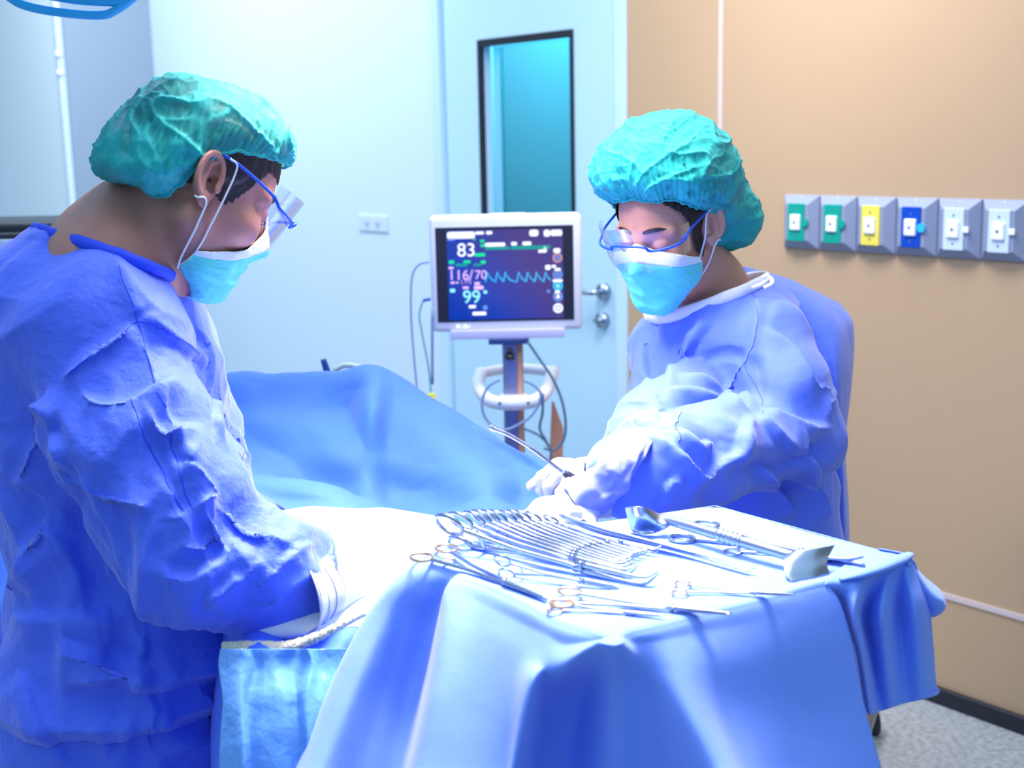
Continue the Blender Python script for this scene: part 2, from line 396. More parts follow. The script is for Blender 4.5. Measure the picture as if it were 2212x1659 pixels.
def biggest(V, F):
    lab = np.arange(len(V)); E = edges(F)
    for _ in range(400):
        old = lab.copy(); m = np.minimum(lab[E[:, 0]], lab[E[:, 1]]); np.minimum.at(lab, E[:, 0], m); np.minimum.at(lab, E[:, 1], m); lab = lab[lab]
        if (lab == old).all(): break
    return delete_verts(V, F, lab != np.bincount(lab).argmax())

#MARK room
# ------------------------------------------------------------------ room: a long wall running away to the left
WN = np.array([.778, .628, 0]); WD = np.array([-.628, .778, 0]); KW = 2.8
WR = np.stack([WD, WN, np.array([0, 0, 1.])], 1)      # columns: along, into wall, up
def WP(s, t, z): return WD*s+WN*(KW+t)+np.array([0, 0, z])   # t < 0 = into the room
def wbox(s0, s1, t0, t1, z0, z1, bev=0): 
    return box(WP((s0+s1)/2, (t0+t1)/2, (z0+z1)/2), (abs(s1-s0), abs(t1-t0), z1-z0), WR, bev)
def orange():
    m = mat('orange_wall_panel', (.52, .36, .22), .5, bump=[(350, .0006)], var=((.49, .335, .205), 1.5, .5)); return m
WALLW = mat('white_wall', (.66, .80, .93), .45, bump=[(200, .0002)])
WALLSH = mat('alcove_wall_shaded', (.26, .33, .42), .5)  # grey of the turned-away wall is shading put into the base colour
DOORM = mat('door_paint', (.5, .74, .92), .4); FRAMEM = mat('door_frame_paint', (.56, .78, .94), .35)
FLOORM = mat('speckled_floor', (.25, .27, .29), .55, var=((.42, .44, .46), 70, 1.), bump=[(90, .001)])
b = B().add(*box((0, 3.5, -.02), (16, 14, .04))); struct(mk('floor', b.V, b.F, FLOORM, smooth=False))
b = B().add(*wbox(-3.5, 2.885, 0, .12, 0, 2.9)); struct(mk('wall_right', b.V, b.F, orange(), smooth=False))
b = B().add(*wbox(3.875, 6.24, .0, .12, 0, 2.9)).add(*wbox(2.885, 3.875, .0, .12, 2.12, 2.9)); struct(mk('wall_back', b.V, b.F, WALLW, smooth=False))
b = B().add(*wbox(6.24, 6.36, -.45, .12, 0, 2.9)); struct(mk('wall_alcove', b.V, b.F, WALLSH, smooth=False))
b = B().add(*wbox(6.235, 9.5, -.475, -.45, 0, 2.9)); struct(mk('wall_left', b.V, b.F, mat('left_panel_white', (.82, .93, 1.), .4), smooth=False))
b = B().add(*wbox(6.218, 6.255, -.486, -.455, 0, 2.9, .006)); tr = struct(mk('trim_1', b.V, b.F, mat('edge_trim', (.6, .72, .92), .3), smooth=False))
METJ = mat('joint_strip', (.68, .56, .56), .4)
b = B().add(*wbox(2.503, 2.517, -.004, .01, 0.02, 2.9)); struct(mk('trim_2', b.V, b.F, METJ, smooth=False))
b = B().add(*wbox(-3.5, 2.885, -.004, .01, .283, .297)); struct(mk('trim_3', b.V, b.F, METJ, smooth=False))
b = B().add(*wbox(-3.5, 2.885, -.016, .0, 0, .045, .004)); struct(mk('baseboard_right', b.V, b.F, mat('black_baseboard', (.01, .012, .025), .35), smooth=False))
# door leaf with a narrow window, frame, handle, lock
door = struct(bpy.data.objects.new('door_1', None)); COL.objects.link(door)
def dp(name, b, m, parent=door, smooth=False): return mk(name, b.V, b.F, m, parent, smooth)
b = B()
for a in [(2.885, 2.93, -.012, .06, 0, 2.12), (3.83, 3.875, -.012, .06, 0, 2.12), (2.93, 3.83, -.012, .06, 2.08, 2.12)]: b.add(*wbox(*a, .004))
dp('door_frame', b, FRAMEM)
b = B(); w0, w1, z0, z1 = 3.15, 3.61, .95, 1.76
for a in [(2.935, w0, .012, .065, .01, 2.075), (w1, 3.825, .012, .05, .01, 2.075), (w0, w1, .012, .05, .01, z0), (w0, w1, .012, .05, z1, 2.075)]: b.add(*wbox(*a))
dp('door_leaf', b, DOORM)
b = B()
for a in [(w0-.012, w0+.002, .006, .02, z0, z1), (w1-.002, w1+.018, .006, .02, z0, z1), (w0-.012, w1+.018, .006, .02, z1-.002, z1+.022), (w0-.012, w1+.018, .006, .02, z0-.022, z0+.002)]: b.add(*wbox(*a))
dp('window_gasket', b, BLACKP)
b = B().add(*wbox(w0, w1, .056, .06, z0, z1)); dp('window_pane', b, clearmat('door_glass', (.55, .93, .97), .0, .02))
b = B().add(*wbox(2.2, 8, .75, .77, 0, 2.6)); struct(mk('wall_corridor', b.V, b.F, mat('corridor_teal', (.10, .56, .66), .6), smooth=False))
area('corridor_light_beam', tuple(WP(3.9, .4, 2.3)), tuple(WP(4.3, .75, 1.1)), .5, 20, (.8, .95, 1))
b = B().add(*cyl(WP(3.0, .012, .965), WP(3.0, -.006, .965), .026)).add(*cyl(WP(3.0, 0, .965), WP(3.0, -.05, .965), .009)).add(*tube([WP(3.0, -.05, .965), WP(3.03, -.052, .965), WP(3.13, -.05, .963)], .009))
dp('door_handle', b, STEELB, smooth=True)
b = B().add(*cyl(WP(3.005, .012, .872), WP(3.005, -.008, .872), .024)).add(*wbox(2.99, 3.02, -.025, 0, .866, .878, .002)).add(*cyl(WP(3.005, 0, .872), WP(3.005, -.016, .872), .01))
dp('door_lock', b, STEELB, smooth=True)
# white power outlet
o = thing('power_outlet', 'white double power outlet low on the white wall behind the covered patient', 'outlet')
b = B().add(*wbox(4.205, 4.41, -.008, 0, 1.102, 1.165, .003)); mk('cover_plate', b.V, b.F, mat('outlet_plate', (.66, .76, .92), .4), o, False)
for s in (4.27, 4.345):
    b = B()
    for ds, dz in ((-.012, .0), (.012, .0), (0, -.012)): b.add(*wbox(s+ds-.0025, s+ds+.0025, -.0095, -.007, 1.133+dz-.008, 1.133+dz+.008))
    mk('socket', b.V, b.F, mat('socket_slot', (.2, .3, .45), .5), o, False)
# gas outlets in a row on the orange wall
NAMES = [('green outlet farthest left in the row of wall gas outlets', GREEN), ('green outlet between another green one and the yellow one', GREEN), ('yellow wall gas outlet beside the dark blue one', YEL), ('dark blue wall gas outlet with a round blue key', NAVY), ('white wall outlet just right of the dark blue outlet', OUTW), ('white wall outlet at the right edge of the photo', OUTW), ]
for i, (lb, mc) in enumerate(NAMES):
    s1 = 2.272-i*.1175; s0 = s1-.1165; z0, z1 = 1.142, 1.284; zc = (z0+z1)/2; sc = (s0+s1)/2
    o = thing('gas_outlet', lb, 'outlet', 'gas outlets on the orange wall')
    V = []
    for t, ms, mz in ((0, 0, 0), (-.008, .001, .001), (-.03, .022, .024)):
        V += [WP(s0+ms, t, z0+mz), WP(s1-ms, t, z0+mz), WP(s1-ms, t, z1-mz), WP(s0+ms, t, z1-mz)]
    F = [(4*r+j, 4*r+(j+1) % 4, 4*r+4+(j+1) % 4, 4*r+4+j) for r in (0, 1) for j in range(4)]+[(8, 9, 10, 11)]
    mk('housing', V, F, GREY, o, False)
    b = B().add(*wbox(sc-.027, sc+.027, -.034, -.028, zc-.05, zc+.05, .002)); mk('face_plate', b.V, b.F, mc, o, False)
    b = B().add(*wbox(sc-.0165, sc+.0165, -.04, -.03, zc-.021, zc+.021, .004)); q = mk('socket', b.V, b.F, SOCK, o, False)
    b = B().add(*cyl(WP(sc, -.0405, zc), WP(sc, -.039, zc), .004, 12)); mk('port', b.V, b.F, GREYC, q, True)
    for zo in (.033, -.034): b = B().add(*wbox(sc-.002, sc+.002, -.035, -.033, zc+zo-.003, zc+zo+.003)); mk('fixing_screw', b.V, b.F, GREYC, o, False)
    b = B().add(*wbox(sc-.002, sc+.002, -.013, -.0, z1-.014, z1-.004)).add(*wbox(sc-.006, sc+.002, -.013, 0, z1-.016, z1-.013)); mk('marking', b.V, b.F, SOCK, o, False)
    if i in (0, 1, 3): b = B().add(*cyl(WP(sc-.03, -.031, zc), WP(sc-.03, -.036, zc), .011, 20)); mk('key_ring', b.V, b.F, mc if i < 3 else BLUEA, o, False)
    if i > 3: b = B().add(*wbox(sc-.041, sc-.026, -.036, -.031, zc-.007, zc+.007, .001)); mk('key_ring', b.V, b.F, SOCK, o, False)
for z in (1.80, 1.885):
    o = struct(mk('trim_5', *[*wbox(6.205, 6.228, -.498, -.47, z-.012, z+.012, .004)], mat('trim_knob', (.8, .85, 1), .3)))

#MARK monitor
# ------------------------------------------------------------------ patient monitor on its pole
MY = 3.2; MC = P(1095, 590, MY); ms = .001143
def mq(px, py, t=0.): return MC+np.array([(px-1095)*ms, -t, -(py-590)*ms-.022*(px-1095)*ms])
def mz(zx, zy, t=0.): return mq(900+zx/5.185, 440+zy/5.185, t)
mon = thing('patient_monitor', 'white patient monitor showing heart trace and figures, on a steel column', 'monitor')
def mb(x0, y0, x1, y1, t0, t1, bev=0):
    a, c = mq(x0, y0), mq(x1, y1); return box(((a[0]+c[0])/2, MC[1]-(t0+t1)/2, (a[2]+c[2])/2), (abs(c[0]-a[0]), abs(t1-t0), abs(c[2]-a[2])), None, bev)
b = B().add(*mb(930, 468, 1257, 712, -.06, .01, .012)).add(*mb(1060, 462, 1140, 480, -.02, .008, .006)); mk('casing', b.V, b.F, WPLAST, mon)
b = B().add(*mb(943, 492, 1239, 690, .008, .0115)); mk('screen_bezel', b.V, b.F, BLACKP, mon, False)
SCRM = bpy.data.materials.new('screen_glow'); SCRM.use_nodes = True; nt = SCRM.node_tree; bs = nt.nodes['Principled BSDF']
tc = nt.nodes.new('ShaderNodeTexCoord'); sx = nt.nodes.new('ShaderNodeSeparateXYZ'); nt.links.new(tc.outputs['Generated'], sx.inputs[0])
mm = nt.nodes.new('ShaderNodeMath'); mm.operation = 'MULTIPLY_ADD'; mm.inputs[1].default_value = .45; nt.links.new(sx.outputs['Z'], mm.inputs[0]); nt.links.new(sx.outputs['X'], mm.inputs[2])
cr = nt.nodes.new('ShaderNodeValToRGB'); cr.color_ramp.elements[0].position = .45; cr.color_ramp.elements[0].color = (0, .03, .36, 1); cr.color_ramp.elements[1].position = 1.1 if False else 1.0; cr.color_ramp.elements[1].color = (.06, .04, .2, 1)
nt.links.new(mm.outputs[0], cr.inputs[0]); nt.links.new(cr.outputs[0], bs.inputs['Emission Color']); bs.inputs['Emission Strength'].default_value = 1; bs.inputs['Base Color'].default_value = (0, 0, 0, 1); bs.inputs['Roughness'].default_value = .25
a, c = mz(350, 300, .012), mz(1640, 1275, .012)
b = B().add([(a[0], a[1]-.0, c[2]), (c[0], a[1], c[2]), (c[0], a[1], a[2]), (a[0], a[1], a[2])], [(0, 1, 2, 3)]); scr = mk('screen', b.V, b.F, SCRM, mon, False)
EW = m_emit('glow_white', (.85, .9, 1), 1.1); EG = m_emit('glow_green', (0, .8, .3), .9); EP = m_emit('glow_violet', (.75, .5, 1), 1.); EC = m_emit('glow_cyan', (.02, .55, 1), 1.); EL = m_emit('glow_pale_cyan', (.3, .95, 1), 1.); ED = m_emit('glow_dark_green', (0, .35, .3), .9); ER = m_emit('glow_rose', (.6, .35, .4), .8); EB2 = m_emit('glow_blue', (.15, .3, .85), .9)
def text(name, s, zx, zy, h, m, bold=.012):
    cu = bpy.data.curves.new(name, 'FONT'); cu.body = s; cu.size = 1; cu.offset = bold; ob = bpy.data.objects.new(name, cu); COL.objects.link(ob)
    dg = bpy.context.evaluated_depsgraph_get(); me = bpy.data.meshes.new_from_object(ob.evaluated_get(dg)); bpy.data.objects.remove(ob)
    V = np.array([v.co[:] for v in me.vertices]); F = [tuple(p.vertices) for p in me.polygons]
    hh = V[:, 1].max()-V[:, 1].min(); k = h/5.185*ms/hh; p0 = mz(zx, zy, .0135); V = V-[V[:, 0].min(), V[:, 1].min(), 0]
    W = np.stack([p0[0]+V[:, 0]*k, np.full(len(V), p0[1]), p0[2]+V[:, 1]*k+.0*V[:, 0]], 1)
    return mk(name, W, F, m, scr, False)
text('heart_rate_figure', '83', 465, 590, 150, EW, .006); text('oxygen_figure', '99', 515, 1112, 145, EL, .006)
text('pressure_figure', '116/', 385, 850, 112, EP, .006); text('pressure_figure', '70', 655, 840, 100, EP, .006)
text('mean_pressure_figure', '( 77)', 500, 900, 55, EP, .004)
def blobs(name, L, m):
    for x0, y0, x1, y1 in L:
        b = B(); p0, p1 = mz(x0, y0, .0132), mz(x1, y1, .0132); cx, cz = (p0[0]+p1[0])/2, (p0[2]+p1[2])/2; hx, hz = abs(p1[0]-p0[0])/2, abs(p1[2]-p0[2])/2; r = min(hx, hz)*.7; V = []
        for sx_, sz_, a0 in ((1, 1, 0), (-1, 1, 90), (-1, -1, 180), (1, -1, 270)):
            for k in range(5): an = math.radians(a0+k*22.5); V.append((cx+sx_*(hx-r)+r*math.cos(an), p0[1], cz+sz_*(hz-r)+r*math.sin(an)))
        b.add(V, [tuple(range(20))]); mk(name, b.V, b.F, m, scr, False)
blobs('status_text', [(355, 315, 665, 385), (670, 310, 765, 340), (790, 305, 858, 340), (1270, 290, 1370, 360), (1430, 290, 1500, 365), (1505, 290, 1635, 355), (775, 435, 1000, 472), (1065, 425, 1130, 462), (1190, 422, 1290, 460), (1365, 510, 1455, 542), (1425, 475, 1460, 540), (575, 1132, 655, 1165), (615, 1208, 770, 1244), (1535, 495, 1612, 545), (1520, 842, 1632, 870), (1545, 965, 1600, 1000), (1545, 715, 1612, 745), (1440, 680, 1500, 735), (1510, 680, 1560, 712)], EW)
blobs('status_text', [(355, 385, 440, 410), (735, 1135, 785, 1185), (1455, 960, 1490, 992)], EB2)
blobs('status_text', [(720, 400, 770, 430), (725, 450, 775, 480), (655, 550, 775, 585), (365, 630, 428, 668), (530, 630, 610, 660), (720, 630, 778, 668), (645, 385, 670, 405)], EG)
blobs('status_text', [(440, 668, 570, 695), (640, 668, 725, 690), (775, 480, 1045, 508), (1062, 470, 1500, 500)], ED)
blobs('status_text', [(362, 700, 418, 728), (380, 868, 425, 892), (435, 870, 470, 888), (512, 922, 580, 950), (638, 915, 748, 955), (645, 872, 708, 905)], EP)
blobs('status_text', [(370, 948, 428, 988), (745, 965, 785, 1003)], EL)
def disc(name, zx, zy, r, m, t=.013, r2=0):
    c = mz(zx, zy, t); k = ms/5.185; V = [c+np.array([math.cos(a)*r*k, 0, math.sin(a)*r*k]) for a in np.linspace(0, 2*math.pi, 24, endpoint=False)]
    if not r2: return mk(name, V, [tuple(range(24))], m, scr, False)
    V += [c+np.array([math.cos(a)*r2*k, 0, math.sin(a)*r2*k]) for a in np.linspace(0, 2*math.pi, 24, endpoint=False)]
    return mk(name, V, [(j, (j+1) % 24, 24+(j+1) % 24, 24+j) for j in range(24)], m, scr, False)
for zy, m1, m2 in ((600, ER, EB2), (785, EB2, EB2), (915, EC, EL), (1035, EB2, EW), (1165, EW, EW)):
    disc('soft_key', 1578, zy, 55, m1, .0131, 32); disc('soft_key', 1578, zy, 22, m2, .0134)
pts = []
for x0, n in ((770, 1), (880, 1), (970, 1), (1120, 1), (1220, 1), (1320, 1), (1420, 1)):
    pts += [(x0, 870), (x0+25, 760), (x0+50, 820), (x0+80, 850)]
pts = [(x, y-(x-1100)*.0) for x, y in pts]
V, F = tube([mz(x, y, .0136) for x, y in pts], .0016, k=6, spl=False); mk('heart_trace', V, F, EC, scr)
b = B().add(*mb(970, 714, 1218, 728, -.05, .02, .002)); mk('mounting_tray', b.V, b.F, mat('tray_white', (.62, .62, .88), .4), mon)
b = B().add(*mb(1052, 731, 1140, 741, -.05, .03, .001)); mk('mounting_plate', b.V, b.F, mat('plate_dark', (.03, .06, .22), .4), mon)
for x, w_ in ((987, 5), (1002, 5), (1011, 2)): c = mq(x, 705, .0105); mk('indicator_light', *cyl(c, c+[0, -.002, 0], w_*ms*.7, 12), m_emit('indicator', (.8, 1, .95), 1.5), mon)
c0 = mq(1104, 741, -.01)
b = B().add(*box((c0[0], c0[1]+.02, c0[2]/2+.02), (.052, .05, c0[2]-.04), None, .008)); mk('column', b.V, b.F, GALV, mon)
b = B().add(*box((c0[0]+.017, c0[1]-.006, c0[2]/2+.02), (.012, .006, c0[2]-.05), None, .001)); mk('column_insert', b.V, b.F, WOODY, mon)
c = mq(1097, 762, .02); b = B().add(*cyl(c+[0, 0, .012], c-[0, 0, .004], [.006, .009])).add(*cyl(c-[0, 0, .004], c-[0, 0, .016], .013)); mk('clamp_knob', b.V, b.F, BLACKP, mon)
# white ring shaped basket handle round the column
cz = mq(1104, 865)[2]; cxx = c0[0]; cyy = c0[1]+.02; V = []
b = B().add(*tube([(cxx-.085, cyy+.14, cz+.035), (cxx-.09, cyy+.03, cz+.02), (cxx-.06, cyy-.06, cz), (cxx, cyy-.085, cz-.004), (cxx+.055, cyy-.065, cz), (cxx+.085, cyy+.0, cz+.014), (cxx+.105, cyy+.14, cz+.035)], .017, k=12, n=40))
b.add(*tube([(cxx-.085, cyy+.14, cz+.035), (cxx, cyy+.17, cz+.04), (cxx+.105, cyy+.14, cz+.035)], .014, k=12)); b.add(*box((cxx, cyy-.03, cz-.002), (.07, .07, .02), None, .004)); mk('handle_ring', b.V, b.F, WPLAST, mon)
for dx in (-.035, .035): c = (cxx+dx, cyy-.097, cz); b = B().add(*cyl(c, (c[0], c[1]+.01, c[2]), .004, 12)); mk('screw', b.V, b.F, GREYC, mon)
b = B()
for k in range(5): an = k*1.2566+.5; b.add(*tube([(cxx, cyy, .09), (cxx+.15*math.cos(an), cyy+.15*math.sin(an), .08), (cxx+.24*math.cos(an), cyy+.24*math.sin(an), .06)], .015, k=8))
mk('wheeled_base', b.V, b.F, WPLAST, mon)
for k in range(5): an = k*1.2566+.5; c = (cxx+.24*math.cos(an), cyy+.24*math.sin(an), .026); b = B().add(*cyl((c[0]-.01, c[1], c[2]), (c[0]+.01, c[1], c[2]), .026, 16)).add(*cyl(c, (c[0], c[1], .06), .006)); mk('caster', b.V, b.F, BLACKP, mon)
def cable(lb, pts, r, m, Y=3.15):
    V, F = tube([P(*q, Y) if len(q) == 2 else P(*q) for q in pts], r, k=8, n=len(pts)*8); return tag(mk('cable', V, F, m), lb, 'cable')
cable('dark grey cable hanging in a long arc right of the monitor column', [(1140, 738), (1165, 775), (1195, 820), (1215, 870), (1222, 920), (1215, 955), (1195, 972), (1175, 968)], .0034, GREYC)
cable('grey cable coiled around the white handle ring left of the column', [(1080, 820), (1055, 835), (1042, 865), (1045, 895), (1062, 918), (1085, 928), (1105, 925), (1140, 905), (1160, 880), (1168, 850), (1150, 830), (1130, 822)], .0033, GREYL, 3.06)
cable('thin grey cable looping below the white handle ring', [(1130, 925), (1160, 938), (1180, 955), (1190, 975), (1186, 1010), (1186, 1060)], .003, GREYC, 3.13)
cable('grey cable dropping from the ring to the joined cable ends', [(1172, 850), (1172, 890), (1166, 925), (1178, 950), (1185, 965)], .0034, GREYC, 3.09)
cable('pale grey cable arching from the left side of the monitor', [(928, 566), (905, 572), (890, 600), (888, 680), (895, 780), (902, 850)], .0025, GREYL)
cb = cable('blue ended sensor cable with a yellow tip hanging left of the monitor', [(929, 647), (915, 650), (906, 680), (912, 720), (925, 790), (932, 855)], .0025, mat('pale_cable', (.2, .5, .55), .5))
V, F = tube([P(930, 646, 3.15), P(914, 649, 3.15)], .004); mk('cable_plug', V, F, BLUEP, cb)
V, F = tube([P(929, 850, 3.15), P(935, 864, 3.15)], .009, n=6); mk('cable_tip', V, F, mat('yellow_tip', (.9, .85, .02), .4), cb)
V, F = tube([P(934, 664, 3.17), P(934, 830, 3.17)], .004, n=8); tag(mk('cable', V, F, GREYL), 'straight violet grey cable along the left edge of the monitor', 'cable')
V = [P(1192, 868, 3.3), P(1196, 868, 3.3), P(1217, 925, 3.3), P(1213, 1150, 3.3), P(1187, 1150, 3.3), P(1188, 960, 3.3)]
V2 = [v+np.array([0, .012, 0]) for v in V]; F = [tuple(range(6)), tuple(range(11, 5, -1))]+[(j, j+6, (j+1) % 6+6, (j+1) % 6) for j in range(6)]
tag(mk('cuff_pouch', V+V2, F, WOODY, smooth=False), 'orange strap hanging beside the monitor column', 'strap')

#MARK devices left
o = thing('anaesthesia_workstation', 'black flat topped machine behind the man in the blue gown', 'machine')
def PB(x0, y0, x1, y1, Y, dep, bev=.005):
    a, c = P(x0, y0, Y), P(x1, y1, Y); return box(((a[0]+c[0])/2, Y+dep/2, (a[2]+c[2])/2), (abs(c[0]-a[0]), dep, abs(a[2]-c[2])), None, bev)
b = B().add(*PB(-140, 486, 182, 512, 3.2, .35, .01)).add(*PB(-140, 508, 60, 520, 3.15, .2, .004)); mk('top_cover', b.V, b.F, BLACKP, o)
b = B().add(*PB(-140, 512, 172, 560, 3.24, .3, .01)).add(*PB(-140, 545, 150, 700, 3.26, .28, .01)); mk('housing', b.V, b.F, mat('black_housing', (.008, .012, .02), .5), o)
b = B().add(*PB(-30, 519, 26, 548, 3.12, .02, .003)); mk('label_plate', b.V, b.F, mat('pale_plate', (.35, .5, .65), .4), o)
a0 = P(0, 690, 3.4); b = B().add(*box((a0[0], a0[1], a0[2]/2), (.45, .3, a0[2]), None, .01)); mk('cabinet', b.V, b.F, mat('cabinet_pale', (.45, .6, .7), .5), o)
o = thing('tubing', 'small dark blue and pale tube ends peeking over the drape ridge', 'tubing')
mk('blue_cap', *tube([P(698, 776, 2.66), P(708, 806, 2.66)], [.006, .0075], n=8, k=14), mat('navy_cap', (.01, .06, .25), .4), o)
mk('pale_tube', *tube([P(722, 800, 2.68), P(745, 789, 2.68), P(775, 793, 2.68), P(790, 806, 2.68)], .006, n=24, k=12), mat('pale_green_tube', (.5, .62, .5), .4), o)
# blue handle of the surgical lamp at the top left
lamp = thing('surgical_lamp', 'blue handled surgical lamp hanging at the top left corner', 'lamp')
hp = [(-40, -60), (20, -6), (60, 14), (130, 27), (215, 33), (250, 22), (290, -8), (330, -60)]
V, F = tube([P(x, y, 1.55) for x, y in hp], .0062, n=50, k=12, flat=((0, 0, 1), .8)); mk('handle', V, F, BLUEA, lamp)
V, F = tube([P(110, -10, 1.56), P(180, 0, 1.55), P(270, 0, 1.55), P(300, -30, 1.57)], .006, n=20); mk('handle_bar', V, F, BLUEA, lamp)
hc = P(140, -240, 1.6)
V, F = surfnet(lambda p: ell(p, hc+[0, 0, .02], (.2, .2, .05)), hc-.25, hc+.25, .012); mk('lamp_head', V, F, BLUEA, lamp)
b = B().add(*cyl(hc+[0, 0, .05], hc+[0, 0, 1.0], .025)); mk('suspension_arm', b.V, b.F, WPLAST, lamp)

#MARK people
# ------------------------------------------------------------------ people
class Frame:
    """head frame: x face forward, y own left, z crown; origin between the ear canals"""
    def __init__(s, O, yaw, pitch, roll=0, sc=1.):
        s.s = sc
        cy, sy = math.cos(yaw), math.sin(yaw); f0 = np.array([cy, sy, 0]); l = np.array([-sy, cy, 0]); z = np.array([0, 0, 1.])
        s.f = f0*math.cos(pitch)-z*math.sin(pitch); s.u = z*math.cos(pitch)+f0*math.sin(pitch)
        l2 = l*math.cos(roll)+s.u*math.sin(roll); s.u = s.u*math.cos(roll)-l*math.sin(roll); s.l = l2
        s.O = np.asarray(O, float); s.R = np.stack([s.f, s.l, s.u], 1)
    def w(s, p): return np.asarray(p)*s.s@s.R.T+s.O
    def loc(s, p): return (np.asarray(p)-s.O)@s.R/s.s
def head_face(p, fem=False):
    q = p.copy(); q[:, 1] = np.abs(q[:, 1])
    nar = .94 if fem else 1.
    d = ell(p, (-.006, 0, .048), (.096, .075*nar, .082))
    d = smin(d, ell(p, (.032, 0, -.018), (.062, .058*nar, .085)), .03)
    d = smin(d, cap(q, (.0, .05*nar, -.045), (.062, .014, -.094), .02, .019), .03)
    d = smin(d, cap(q, (.07, 0, -.098), (.074, .008, -.094), .017), .022)
    d = smin(d, ell(q, (.062, .036*nar, -.018), (.027, .025, .024)), .02)
    d = smax(d, -ell(q, (.104, .031, .010), (.018, .018, .012)), .014)
    d = smin(d, cap(q, (.083, .012, .030), (.070, .048, .026), .010, .008), .014)
    d = smin(d, ell(q, (.0785, .031, .0085), (.0135, .0145, .0125)), .005)
    d = smin(d, cap(p, (.090, 0, .020), (.112, 0, -.024), .0065, .0095), .012)
    d = smin(d, cap(q, (.103, .0, -.028), (.098, .011, -.030), .008, .0065), .008)
    d = smin(d, cap(q, (.091, 0, -.055), (.084, .02, -.057), .0075, .004), .008)
    d = smin(d, cap(q, (.090, 0, -.066), (.083, .016, -.066), .008, .004), .007)
    return d
def ear_sdf(q, sc=1.):
    """q has y = distance out from the head; ear around origin"""
    th = math.radians(14); c, s_ = math.cos(th), math.sin(th)
    x = (q[:, 0]+.010); z = q[:, 2]-.002; y = q[:, 1]-.0735
    X = x*c+z*s_; Z = -x*s_+z*c; Y = y+.38*X+.004     # tilted back and flared outwards at the rear
    e = np.stack([X, Y, Z], 1)/sc
    d = ell(e, (-.003, .0055, .002), (.0195, .0065, .031))
    rim = np.full(len(q), 1e3)
    A = [(1.9-.32*k) for k in range(15)]
    pts = [(.0+.0175*math.cos(a)-.003, .012, .006+.0265*math.sin(a)) for a in np.linspace(-.15*math.pi, 1.35*math.pi, 16)]
    pts = [(p_[0]*1., p_[1], p_[2]) for p_ in pts]
    for a, b in zip(pts[:-1], pts[1:]): rim = np.minimum(rim, cap(e, a, b, .0038))
    d = smax(d, -ell(e, (-.001, .013, .010), (.0125, .008, .0185)), .003)
    d = smax(d, -ell(e, (.004, .010, -.004), (.0095, .012, .0115)), .003)
    d = smin(d, rim, .004)
    d = smin(d, cap(e, (-.010, .009, -.010), (-.005, .0085, .0195), .0036, .0026), .004)       # antihelix
    d = smin(d, cap(e, (-.005, .0085, .0195), (.006, .008, .024), .0026), .003)
    d = smin(d, cap(e, (.0125, .009, -.002), (.0125, .011, -.008), .0036, .0046), .003)       # tragus
    d = smin(d, ell(e, (-.002, .0085, -.024), (.0085, .0055, .010)), .005)                  # lobe
    return d*sc
def skin_head(fr, name, neck, m, parent, fem=False, h=.0022, chest=None):
    """head, neck and upper trunk as one surface; neck = world capsules (a, b, ra, rb)"""
    nl = [(fr.loc(a), fr.loc(b), ra/fr.s, rb/fr.s) for a, b, ra, rb in neck]
    def f(p):
        q = p.copy(); q[:, 1] = np.abs(q[:, 1]); d = head_face(p, fem)
        n = None
        for a, b, ra, rb in nl:
            c = cap(p, a, b, ra, rb); n = c/1. if n is None else smin(n, c, .05)
        d = smin(d, n, .028)
        near = np.abs(q[:, 1]-.08) < .05
        e = np.full(len(p), .05); e[near] = ear_sdf(q[near]); d = smin(d, e, .004)
        return d
    los = np.array([a-ra for a, b, ra, rb in nl]+[b-rb for a, b, ra, rb in nl]+[(-.11, -.115, -.13)]).min(0)-.01
    his = np.array([a+ra for a, b, ra, rb in nl]+[b+rb for a, b, ra, rb in nl]+[(.14, .115, .14)]).max(0)+.01
    V, F = surfnet(f, los, his, h)
    o = mk(name, fr.w(V), F, m, parent)
    return o, f
def face_details(fr, parent, fem):
    for sy in (-1, 1):
        pts = [(.0985-.0*k, sy*y, z) for k, (y, z) in enumerate([(.011, .033), (.024, .0365), (.036, .0365), (.049, .031)])]
        xs = [.096, .0935, .086, .074]; pts = [(xs[k], p_[1], p_[2]) for k, p_ in enumerate(pts)]
        V, F = tube([fr.w(p_) for p_ in pts], [.0026, .0040, .0034, .0014], n=16, k=8, flat=(fr.f, .5)); mk('eyebrow', V, F, LASH, parent)
        V, F = tube([fr.w((x, sy*y, z)) for x, y, z in [(.0885, .0185, .0035), (.0925, .026, .000), (.0925, .034, -.0005), (.088, .043, .003)]], [.0006, .0013, .0014, .0007], n=16, k=6); mk('eyelash', V, F, LASH, parent)
        V, F = tube([fr.w((x, sy*y, z)) for x, y, z in [(.0895, .021, .0015), (.0925, .030, -.0018), (.0885, .041, .0008)]], [.0004, .0012, .0004], n=12, k=6); mk('eye', V, F, EYEW, parent)
def raycast(f, o, D, t0=.02, it=40):
    t = np.full(len(D), t0)
    for _ in range(it): t = t-0*t+np.clip(-f(o+D*t[:, None]), -.01, .01)*.9
    return t
def push(hf, L_):
    p = catmull(np.array(L_, float), 30)
    for _ in range(6):
        d = hf(p); G = grad(hf, p, .001); G /= np.linalg.norm(G, axis=1)[:, None]+1e-9; p = p+G*np.clip(.0022-d, 0, .004)[:, None]
    return p
